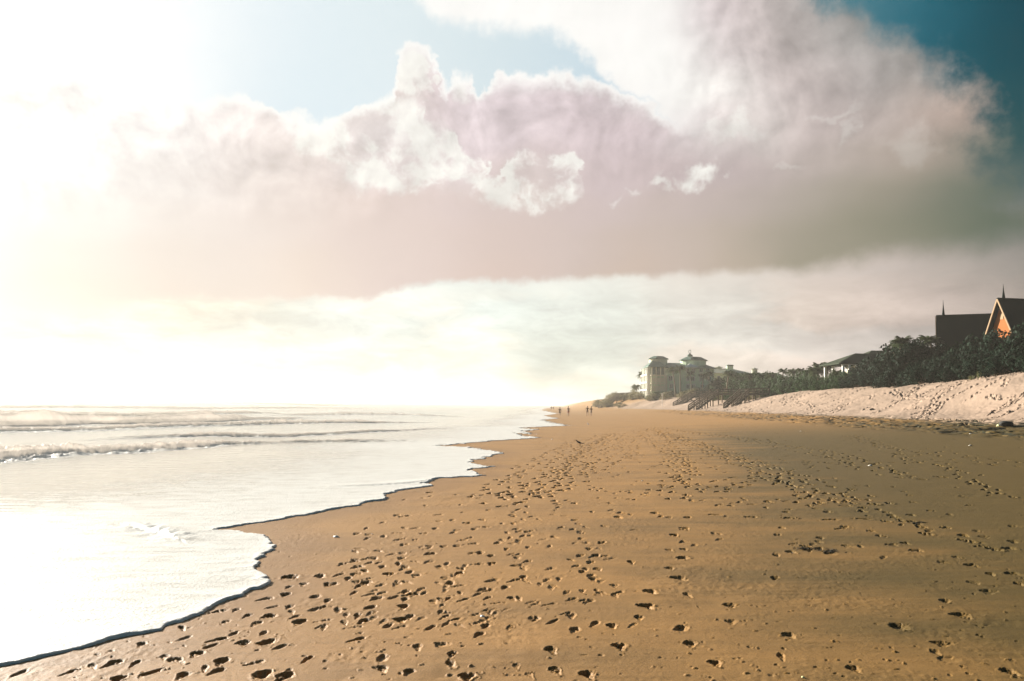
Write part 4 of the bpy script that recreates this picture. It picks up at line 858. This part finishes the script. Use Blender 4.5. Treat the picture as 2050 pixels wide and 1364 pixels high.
def steep_house(label, apex_px, apex_py, Y, rdir, length, drop, slope, spire_px, spire_top, rec=.5):
    """A-frame roof; ridge starts at the apex and runs along rdir (radians from +x)"""
    ax, az = xat(apex_px, Y), zat(apex_px, apex_py, Y); g0 = gz(ax, Y) - .5
    o = empty('steep_roofed_house', (ax, Y, g0), rdir); tag(o, label, 'house'); H = az - g0; hw = drop / math.tan(slope); th = .22
    for sg in (-1, 1):
        m_ = MB(); n = Vector((0, sg * math.sin(slope), math.cos(slope))) * th
        a = Vector((0, 0, H)); b = Vector((0, sg * hw, H - drop)); L = Vector((length, 0, 0)); off = Vector((0, sg * .004, 0))
        m_.add([a + off, b + off, b + L + off, a + L + off, a - n + off + Vector((0, 0, -.0)), b - n + off, b + L - n + off, a + L - n + off], [(0, 1, 2, 3), (7, 6, 5, 4), (0, 4, 5, 1), (1, 5, 6, 2), (2, 6, 7, 3), (3, 7, 4, 0)]); m_.obj('roof_slope', M_roofD, o)
        t = MB(); t.bar(a + Vector((-.06, 0, -.20)), b + Vector((-.06, -sg * .06, -.10)), .10, .18); t.obj('rake_board', M_trim, o)
    w = MB(); k = .90
    w.add([(rec, 0, H - .55), (rec, -hw * k, H - drop + .1), (rec, hw * k, H - drop + .1), (length - .5, 0, H - .55), (length - .5, -hw * k, H - drop + .1), (length - .5, hw * k, H - drop + .1)], [(0, 1, 2), (5, 4, 3), (1, 4, 5, 2)])
    w.box(rec, length - .5, -hw * .86, hw * .86, 0, H - drop + .09); wl = w.obj('wall', M_orange, o)
    v = MB(); v.box(rec - .05, rec - .003, -.25, .25, H - 2.6, H - 1.9); v.obj('gable_vent', M_trim, wl)
    sp = (xat(spire_px, Y) - ax) / math.cos(rdir); hs = zat(spire_px, spire_top, Y) - az
    s_ = MB(); s_.lathe([(.20, H - .3), (.17, H + .15), (.085, H + hs * .45), (.04, H + hs * .75), (.012, H + hs)], (sp, 0, 0), 8); s_.obj('spire', M_roofD, o)
steep_house('tall steep-roofed house with a lit orange gable at the right edge', 2003.5, 595, 95, math.radians(8), 11, 6.0, math.radians(63), 2016.8, 567)
steep_house('dark steep-roofed house with a thin spire left of the orange gable', 1878.5, 630.5, 108, math.radians(-27.5), 9.5, 5.6, math.radians(62), 1890, 601)
# ------------------------------------------------------------------ wooden beach stairs
def stairs(b, t, width, deck, label, both=True):
    """b, t: foot and head (x, y, z) of the flight; deck: end of the level walkway behind it"""
    b = Vector(b); t = Vector(t); o = empty('beach_stairs', b); tag(o, label, 'stairs', 'wooden beach stairs'); d = t - b; pl = Vector((d.x, d.y, 0)).normalized(); sd = Vector((-pl.y, pl.x, 0)) * width / 2; D2 = Vector(deck) - b
    for sg in (-1, 1):
        m_ = MB(); m_.bar(sd * sg, d + sd * sg, .12, .48); m_.bar(d + sd * sg, D2 + sd * sg, .12, .40); m_.obj('stringer', M_wood, o)
        r = MB()
        for hgt in (1.0, .55): r.bar(sd * sg + Vector((0, 0, hgt)), d + sd * sg + Vector((0, 0, hgt)), .16, .22); r.bar(d + sd * sg + Vector((0, 0, hgt)), D2 + sd * sg + Vector((0, 0, hgt)), .16, .22)
        r.obj('handrail', M_wood, o)
        n = 4
        for k in range(n + 1):
            p = d * (k / n) + sd * sg * 1.06; q = MB(); q.bar(p + Vector((0, 0, 1.05)), Vector((p.x, p.y, gz(b.x + p.x, b.y + p.y) - b.z - .3)), .22); q.obj('post', M_wood, o)
        for k in range(1, 4):
            p = d.lerp(D2, k / 3) + sd * sg * 1.06; q = MB(); q.bar(p + Vector((0, 0, 1.05)), Vector((p.x, p.y, min(p.z - .3, gz(b.x + p.x, b.y + p.y) - b.z - .3))), .22); q.obj('post', M_wood, o)
    ns = max(6, int(d.z / .19)); m_ = MB()
    for k in range(ns):
        p = d * ((k + .5) / ns); m_.bar(p - sd * .96 + Vector((0, 0, .17)), p + sd * .96 + Vector((0, 0, .17)), .28, .045)
    m_.obj('treads', M_wood, o)
    m_ = MB(); n = int((D2 - d).length / .16)
    for k in range(n): p = d.lerp(D2, (k + .5) / n); m_.bar(p - sd * .96 + Vector((0, 0, .17)), p + sd * .96 + Vector((0, 0, .17)), .14, .04)
    m_.obj('deck_boards', M_wood, o)
def P3(px, py, Y): v = at(px, py, Y); return (v.x, v.y, v.z)
stairs(P3(1386, 821, 172), P3(1430, 789.5, 178), 1.9, P3(1500, 788, 180), 'wide weathered wooden stairs nearest the white dune, with a long walkway')
stairs(P3(1458, 818.5, 152), P3(1490, 790, 157), 1.8, P3(1530, 788, 158), 'wooden stairs half hidden by shrubs beside the white dune face')
stairs(P3(1353, 814, 214), P3(1388, 792, 219), 1.7, P3(1420, 791, 221), 'wooden stairs crossing the small white sand slope below the hotel')
stairs(P3(1201, 819, 262), P3(1240, 794, 266), 1.7, P3(1275, 792, 268), 'pale hazy stairs running down from the bluff toward the walkers')
stairs(P3(1188, 819.5, 300), P3(1203, 806, 303), 1.7, P3(1226, 805, 305), 'faintest farthest stairs, behind the hazy flight on the bluff')
# small white sign by the hotel shrubs
sg_ = at(1326, 800, 224); o = empty('sign', (sg_.x, sg_.y, gz(sg_.x, sg_.y))); tag(o, 'small blank white sign on a post among the shrubs below the hotel', 'sign'); zt = zat(1326, 787, 224) - o.location.z
m_ = MB(); m_.box(-.22, .22, -.03, .0, zt - 1.0, zt); m_.obj('panel', M_white, o); m_ = MB(); m_.box(-.05, .05, .003, .10, -.3, zt - .1); m_.obj('post', M_white, o)
# ------------------------------------------------------------------ people (skin-modifier bodies)
def skinned(name, verts, edges, mat, parent, sub=2):
    me = bpy.data.meshes.new(name); me.from_pydata([v[:3] for v in verts], edges, []); me.update(); o = link(name, me, parent)
    sk = o.modifiers.new('skin', 'SKIN'); sk.use_smooth_shade = True
    for i, v in enumerate(verts):
        r = v[3] if hasattr(v[3], '__len__') else (v[3], v[3]); me.skin_vertices[0].data[i].radius = r
    me.skin_vertices[0].data[0].use_root = True
    s = o.modifiers.new('sub', 'SUBSURF'); s.levels = sub; s.render_levels = sub; me.materials.append(mat); return o
M_skin = plain('skin', (.42, .25, .17), .55, .3, .06, 6); M_skin2 = plain('tanned_skin', (.32, .18, .11), .55, .3, .06, 6)
M_hair = plain('dark_hair', (.03, .022, .018), .6, .3, .2, 20); M_hair2 = plain('grey_hair', (.30, .28, .25), .6, .3, .2, 20)
def cloth(c): return plain('cloth', c, .9, .1, .12, 9)
def person(x, y, face, ph, H, skin, hair, shirt, shorts, label, arms='walk', sc=1.0, long_hair=False, sleeves=True):
    z = gz(x, y); o = empty('person', (x, y, z), face, H / 1.75 * sc); tag(o, label, 'person', 'people walking on the beach')
    L = lambda s: s * ph
    f, b = .26 * ph, -.24 * ph                       # forward leg, trailing leg (figure faces +y)
    V = [(0, 0, .96, (.135, .10)), (0, .01, 1.12, (.125, .088)), (0, .015, 1.28, (.145, .10)), (0, 0, 1.42, (.12, .08)), (0, .0, 1.51, .052), (0, .02, 1.60, (.070, .082)), (0, .022, 1.68, (.072, .085)), (0, .015, 1.735, (.045, .055)),
         (-.10, 0, .90, .088), (-.105, f * .55, .50, .056), (-.105, f * .75 - .02, .28, .050), (-.105, f * .85, .08, .036), (-.11, f * .85 + .14, .03, (.036, .024)),
         (.10, 0, .90, .088), (.105, b * .35 + .03, .50, .056), (.105, b * .8, .28, .050), (.105, b * 1.15, .10, .036), (.11, b * 1.15 + .13, .04, (.036, .024)),
         (-.17, 0, 1.41, .058), (.17, 0, 1.41, .058)]
    E_ = [(0, 1), (1, 2), (2, 3), (3, 4), (4, 5), (5, 6), (6, 7), (0, 8), (8, 9), (9, 10), (10, 11), (11, 12), (0, 13), (13, 14), (14, 15), (15, 16), (16, 17), (3, 18), (3, 19)]
    for i, sg in ((18, -1), (19, 1)):
        n = len(V)
        if arms == 'hips': pts = [(sg * .36, -.06, 1.20, .040), (sg * .27, .04, 1.03, .030), (sg * .22, .09, 1.00, .032)]
        elif arms == 'bent': pts = [(sg * .27, -.05 * sg * ph, 1.16, .042), (sg * .25, .20, 1.10, .030), (sg * .21, .28, 1.14, .032)]
        else: pts = [(sg * .23, -.10 * sg * ph, 1.15, .042), (sg * .245, -.16 * sg * ph + .05, .93, .029), (sg * .245, -.18 * sg * ph + .07, .85, .033)]
        V += pts; E_ += [(i, n), (n, n + 1), (n + 1, n + 2)]
        hx, hy, hz, _ = pts[-1]; wx, wy, wz, _ = pts[-2]; dirv = (Vector((hx, hy, hz)) - Vector((wx, wy, wz))).normalized(); sidev = Vector((0, 1, 0)) if arms == 'walk' else Vector((0, 0, 1))
        for q in range(4):                            # fingers
            m0 = len(V); off = sidev * (.018 * (q - 1.5)); Lf = (.070, .082, .078, .062)[q]
            p1 = Vector((hx, hy, hz)) + off + dirv * Lf * .6; p2 = p1 + dirv * Lf * .35 + Vector((-sg * .018, 0, 0)); V += [(p1.x, p1.y, p1.z, .0095), (p2.x, p2.y, p2.z, .008)]; E_ += [(n + 2, m0), (m0, m0 + 1)]
        m0 = len(V); p1 = Vector((hx, hy, hz)) + sidev * .045 + dirv * .01; V += [(p1.x, p1.y, p1.z, .010)]; E_ += [(n + 2, m0)]
    bd = skinned('body', V, E_, skin, o, 2)
    # face on the front of the head, kept in the body group
    fc_ = MB(); fc_.ell((0, .108, 1.655), (.013, .022, .026)); fc_.ell((-.075, .02, 1.66), (.012, .022, .034)); fc_.ell((.075, .02, 1.66), (.012, .022, .034)); fc_.ell((0, .098, 1.61), (.026, .010, .007)); fc_.obj('face', skin, bd, True)
    ey = MB(); ey.ell((-.030, .096, 1.685), (.011, .008, .008)); ey.ell((.030, .096, 1.685), (.011, .008, .008)); ey.obj('eyes', M_hair, bd, True)
    hr = MB(); hr.ell((0, .000, 1.705), (.083, .095, .082), 14, 10)
    if long_hair: hr.ell((0, -.055, 1.60), (.075, .05, .13), 12, 8)
    hr.obj('hair', hair, o, True)
    if shirt is not None:
        S_ = [(0, .0, .98, (.155, .118)), (0, .01, 1.12, (.148, .108)), (0, .015, 1.28, (.165, .118)), (0, 0, 1.42, (.135, .096)), (-.18, 0, 1.405, .072), (.18, 0, 1.405, .072), (-.215, -.04 if arms != 'walk' else .05 * ph, 1.27, .060), (.215, -.04 if arms != 'walk' else -.05 * ph, 1.27, .060)]
        ed = [(0, 1), (1, 2), (2, 3), (3, 4), (3, 5), (4, 6), (5, 7)]
        if not sleeves: S_ = S_[:6]; ed = ed[:5]
        if arms == 'hips' and sleeves: S_[6] = (-.27, -.03, 1.31, .058, ); S_[7] = (.27, -.03, 1.31, .058)
        skinned('shirt', S_, ed, shirt, o, 2)
    if shorts is not None:
        S_ = [(0, 0, .99, (.150, .115)), (0, 0, .93, (.145, .112)), (-.10, 0, .86, .102), (.10, 0, .86, .102), (-.105, f * .45, .60, .082), (.105, b * .2 + .02, .60, .082)]
        skinned('shorts', S_, [(0, 1), (1, 2), (1, 3), (2, 4), (3, 5)], shorts, o, 2)
    return o
def at_person(px, pyf, **k):
    x, y = hit(px, pyf); return x, y
for px, pyh, pyf, H, face, ph, args in (
    (1123, 820.5, 838.5, 1.62, .1, 1, dict(skin=M_skin, hair=M_hair2, shirt=cloth((.30, .22, .15)), shorts=cloth((.12, .12, .10)), arms='walk', label='person in a sandy shirt walking alone nearest the water')),
    (1140, 818, 838, 1.80, -.05, -1, dict(skin=M_skin2, hair=M_hair, shirt=None, shorts=cloth((.35, .10, .06)), arms='walk', label='bare-chested broad person in reddish shorts in the middle of the walkers')),
    (1178, 816.5, 835.5, 1.80, .0, 1, dict(skin=M_skin2, hair=M_hair, shirt=cloth((.16, .12, .05)), shorts=cloth((.20, .15, .10)), arms='hips', label='taller person of the close pair, elbows held out')),
    (1185.5, 817, 835.5, 1.70, .08, -1, dict(skin=M_skin2, hair=M_hair, shirt=cloth((.14, .10, .04)), shorts=cloth((.22, .17, .12)), arms='bent', long_hair=True, label='shorter person of the close pair, walking on the dune side')),
    (1106, 818, 827, 1.72, .1, 1, dict(skin=M_skin, hair=M_hair, shirt=cloth((.35, .30, .25)), shorts=cloth((.12, .12, .14)), arms='walk', label='faint far walker at the left, almost lost in haze')),
    (1110, 818.5, 827, 1.68, .0, -1, dict(skin=M_skin, hair=M_hair, shirt=cloth((.30, .28, .26)), shorts=cloth((.2, .15, .1)), arms='walk', label='faint far walker at the right of the hazy pair'))):
    Yp = H * F / (pyf - pyh); xp = xat(px, Yp); person(xp, Yp, face, ph, H, **args)
# ------------------------------------------------------------------ birds
def bird(px, py, s, mat, label, face=math.pi / 2, up=0.0):
    x, y, z = sand_hit(px, py); o = empty('bird', (x, y, z), face, s); tag(o, label, 'bird')
    V = [(0, .0, .115, (.042, .048)), (0, .05, .135, (.045, .050)), (0, .095, .165, (.032, .034)), (0, .125, .195, (.024, .026)), (0, .148, .212, (.027, .026)), (0, .168, .211, .018), (0, -.06, .095, (.032, .030)), (0, -.12, .078, (.022, .014)), (0, -.24, .055, (.026, .007))]
    bd = skinned('body', V, [(0, 1), (1, 2), (2, 3), (3, 4), (4, 5), (0, 6), (6, 7), (7, 8)], mat, o, 2)
    bk = MB(); bk.tube([(0, .175, .211), (0, .20, .207), (0, .222, .202)], [.010, .006, .0015], 6); bk.obj('beak', M_rock, o)
    wg = MB()
    for sg in (-1, 1): wg.add([(sg * .040, .08, .150), (sg * .050, .02, .120), (sg * .046, -.06, .090), (sg * .020, -.17, .075), (sg * .026, -.05, .135), (sg * .034, .04, .162)], [(0, 1, 2, 3, 4, 5)])
    wg.obj('wings', mat, o)
    for sg in (-1, 1):
        lg = MB(); lg.tube([(sg * .022, -.005, .095), (sg * .022, -.018, .050), (sg * .022, .0, .004)], .0045, 5)
        for a in (-.5, 0, .5): lg.tube([(sg * .022, 0, .004), (sg * .022 + math.sin(a) * .035, .035, .003)], .003, 4)
        lg.tube([(sg * .022, 0, .004), (sg * .022, -.022, .003)], .003, 4); lg.obj('leg', M_rock, o)
    return o
bird(1160, 891.5, 1.1, M_black, 'black bird standing on the open sand, facing the water')
bird(1177.5, 851.5, .95, M_black, 'tiny dark bird farther off below the pair of walkers', face=.4)
# ------------------------------------------------------------------ shells, stones, weed
def shell(px, py, s, label, mat=None):
    x, y, z = sand_hit(px, py); n = 22; vs = [(0, -.5, .02)]; fs = []
    for j in range(1, 6):
        r = j / 5
        for k in range(n):
            a = math.pi * (.08 + .84 * k / (n - 1)); rr = r * (1 + .04 * math.cos(k * math.pi)); vs.append((math.cos(a) * rr * .55, -.5 + math.sin(a) * rr, .30 * math.sin(math.pi * min(1, r * .9 + .05)) * math.sin(a) + .02 * math.cos(k * math.pi) * r))
    for k in range(n - 1): fs.append((0, 1 + k, 2 + k))
    for j in range(4):
        for k in range(n - 1): a = 1 + j * n + k; fs.append((a, a + n, a + n + 1, a + 1))
    me = bpy.data.meshes.new('seashell'); me.from_pydata(vs, [], fs); me.polygons.foreach_set('use_smooth', [True] * len(fs)); me.materials.append(mat or M_shell)
    o = link('seashell', me, None, (x, y, z + .002)); o.scale = (s, s, s); o.rotation_euler = (R2.uniform(-.25, .25), R2.uniform(-.2, .2), R2.uniform(0, 6)); sd_ = o.modifiers.new('thick', 'SOLIDIFY'); sd_.thickness = .05
    tag(o, label, 'seashell', 'shells scattered on the sand')
shell(673, 1076, .085, 'white shell lying alone near the foam edge'); shell(1743, 933, .15, 'bright white shell in the footprint trail below the pavilion'); shell(1943, 893, .14, 'white shell on the darkened sand at the right')
shell(966, 1234, .045, 'small white shell inside a footprint near the bottom middle'); shell(1603, 864, .12, 'pale shell on the smooth sand above the trails'); shell(1943, 869, .12, 'pale shell just below the churned rut'); shell(1105, 880, .10, 'tiny pale shell left of the black bird'); shell(745, 1070, .035, 'tiny shell on the sand left of the trampled band'); shell(1608, 1358, .03, 'tiny yellow shell at the bottom edge', M_yell); shell(1286, 963, .05, 'tiny pale shell in the bare centre of the beach')
def rock(px, py, s, label, mat=M_rock, flat=.6, name='rock', cat='rock'):
    x, y, z = sand_hit(px, py); bm = bmesh.new(); bmesh.ops.create_icosphere(bm, subdivisions=3, radius=1); r = random.Random(px)
    k = [Vector((r.gauss(0, 1), r.gauss(0, 1), r.gauss(0, 1))) for _ in range(7)]
    for v in bm.verts: v.co *= 1 + sum(.10 * math.sin(v.co.dot(q) * 2.3) for q in k) * .6; v.co.z *= flat
    me = bpy.data.meshes.new(name); bm.to_mesh(me); bm.free(); me.materials.append(mat)
    o = link(name, me, None, (x, y, z + s * flat * .4)); o.scale = (s * 1.3, s, s); tag(o, label, cat); return o
rock(1745, 822, .20, 'dark rock at the foot of the dune below the pavilion'); rock(2014, 853, .30, 'low dark mound of debris beside the pale yellow float'); rock(2000, 853, .11, 'pale yellow float lying by the dark rut', M_yell, .9, 'float', 'float')
def weed(px, py, s, label, n=26):
    x, y, z = sand_hit(px, py); r = random.Random(int(px)); m_ = MB()
    for k in range(n):
        a = r.uniform(0, 6.28); p = Vector((r.gauss(0, .5), r.gauss(0, .22), .01)); pts = [p.copy()]
        for j in range(5): a += r.gauss(0, .9); p = p + Vector((math.cos(a), math.sin(a), 0)) * .13; p.z = abs(.02 + r.gauss(0, .05)); pts.append(p.copy())
        m_.tube(pts, [.022, .024, .018, .018, .014, .006], 5)
    o = m_.obj('seaweed_clump', M_weed, None, True); o.location = (x, y, z); o.scale = (s, s, s); tag(o, label, 'seaweed', 'seaweed washed up on the sand')
weed(1584, 1107, .13, 'small seaweed clump at the left end of the weed line'); weed(1617, 1100, .15, 'largest seaweed clump in the weed line'); weed(1665, 1104, .16, 'thin seaweed scraps right of the largest clump'); weed(1840, 1047, .14, 'seaweed scraps crossing the trail at the right'); weed(1310, 1028, .14, 'thin seaweed strand across the middle of the beach', 12); weed(1890, 868, .35, 'dark seaweed heap at the left end of the churned rut', 40); weed(1930, 863, .40, 'dark seaweed heap in the middle of the churned rut', 40); weed(1975, 858, .40, 'dark seaweed heap nearest the pale yellow float', 40); weed(700, 1192, .05, 'tiny weed scrap in the trampled band', 10)
# ------------------------------------------------------------------ sea haze
hm = bpy.data.meshes.new('haze'); bm = bmesh.new(); bmesh.ops.create_cube(bm, size=1.0)
for v_ in bm.verts:
    v_.co.x = v_.co.x * 12000; v_.co.y = 2300 + v_.co.y * 5400; v_.co.z = -4.0 if v_.co.z < 0 else 20.5
bm.to_mesh(hm); bm.free(); haze = link('haze', hm); tag(haze, kind='stuff')
mH = bpy.data.materials.new('haze'); mH.use_nodes = True; hn = mH.node_tree; hn.nodes.clear()
ho = hn.nodes.new('ShaderNodeOutputMaterial'); pv = hn.nodes.new('ShaderNodeVolumePrincipled')
pv.inputs['Color'].default_value = (1.0, .92, .80, 1); pv.inputs['Density'].default_value = 0.0005; pv.inputs['Anisotropy'].default_value = 0.5
hn.links.new(pv.outputs[0], ho.inputs['Volume']); hm.materials.append(mH)
mH.cycles.homogeneous_volume = True if hasattr(mH.cycles, 'homogeneous_volume') else True
print('prints', NST, 'beach verts', len(sand.data.vertices), 'sea verts', len(sea.data.vertices))
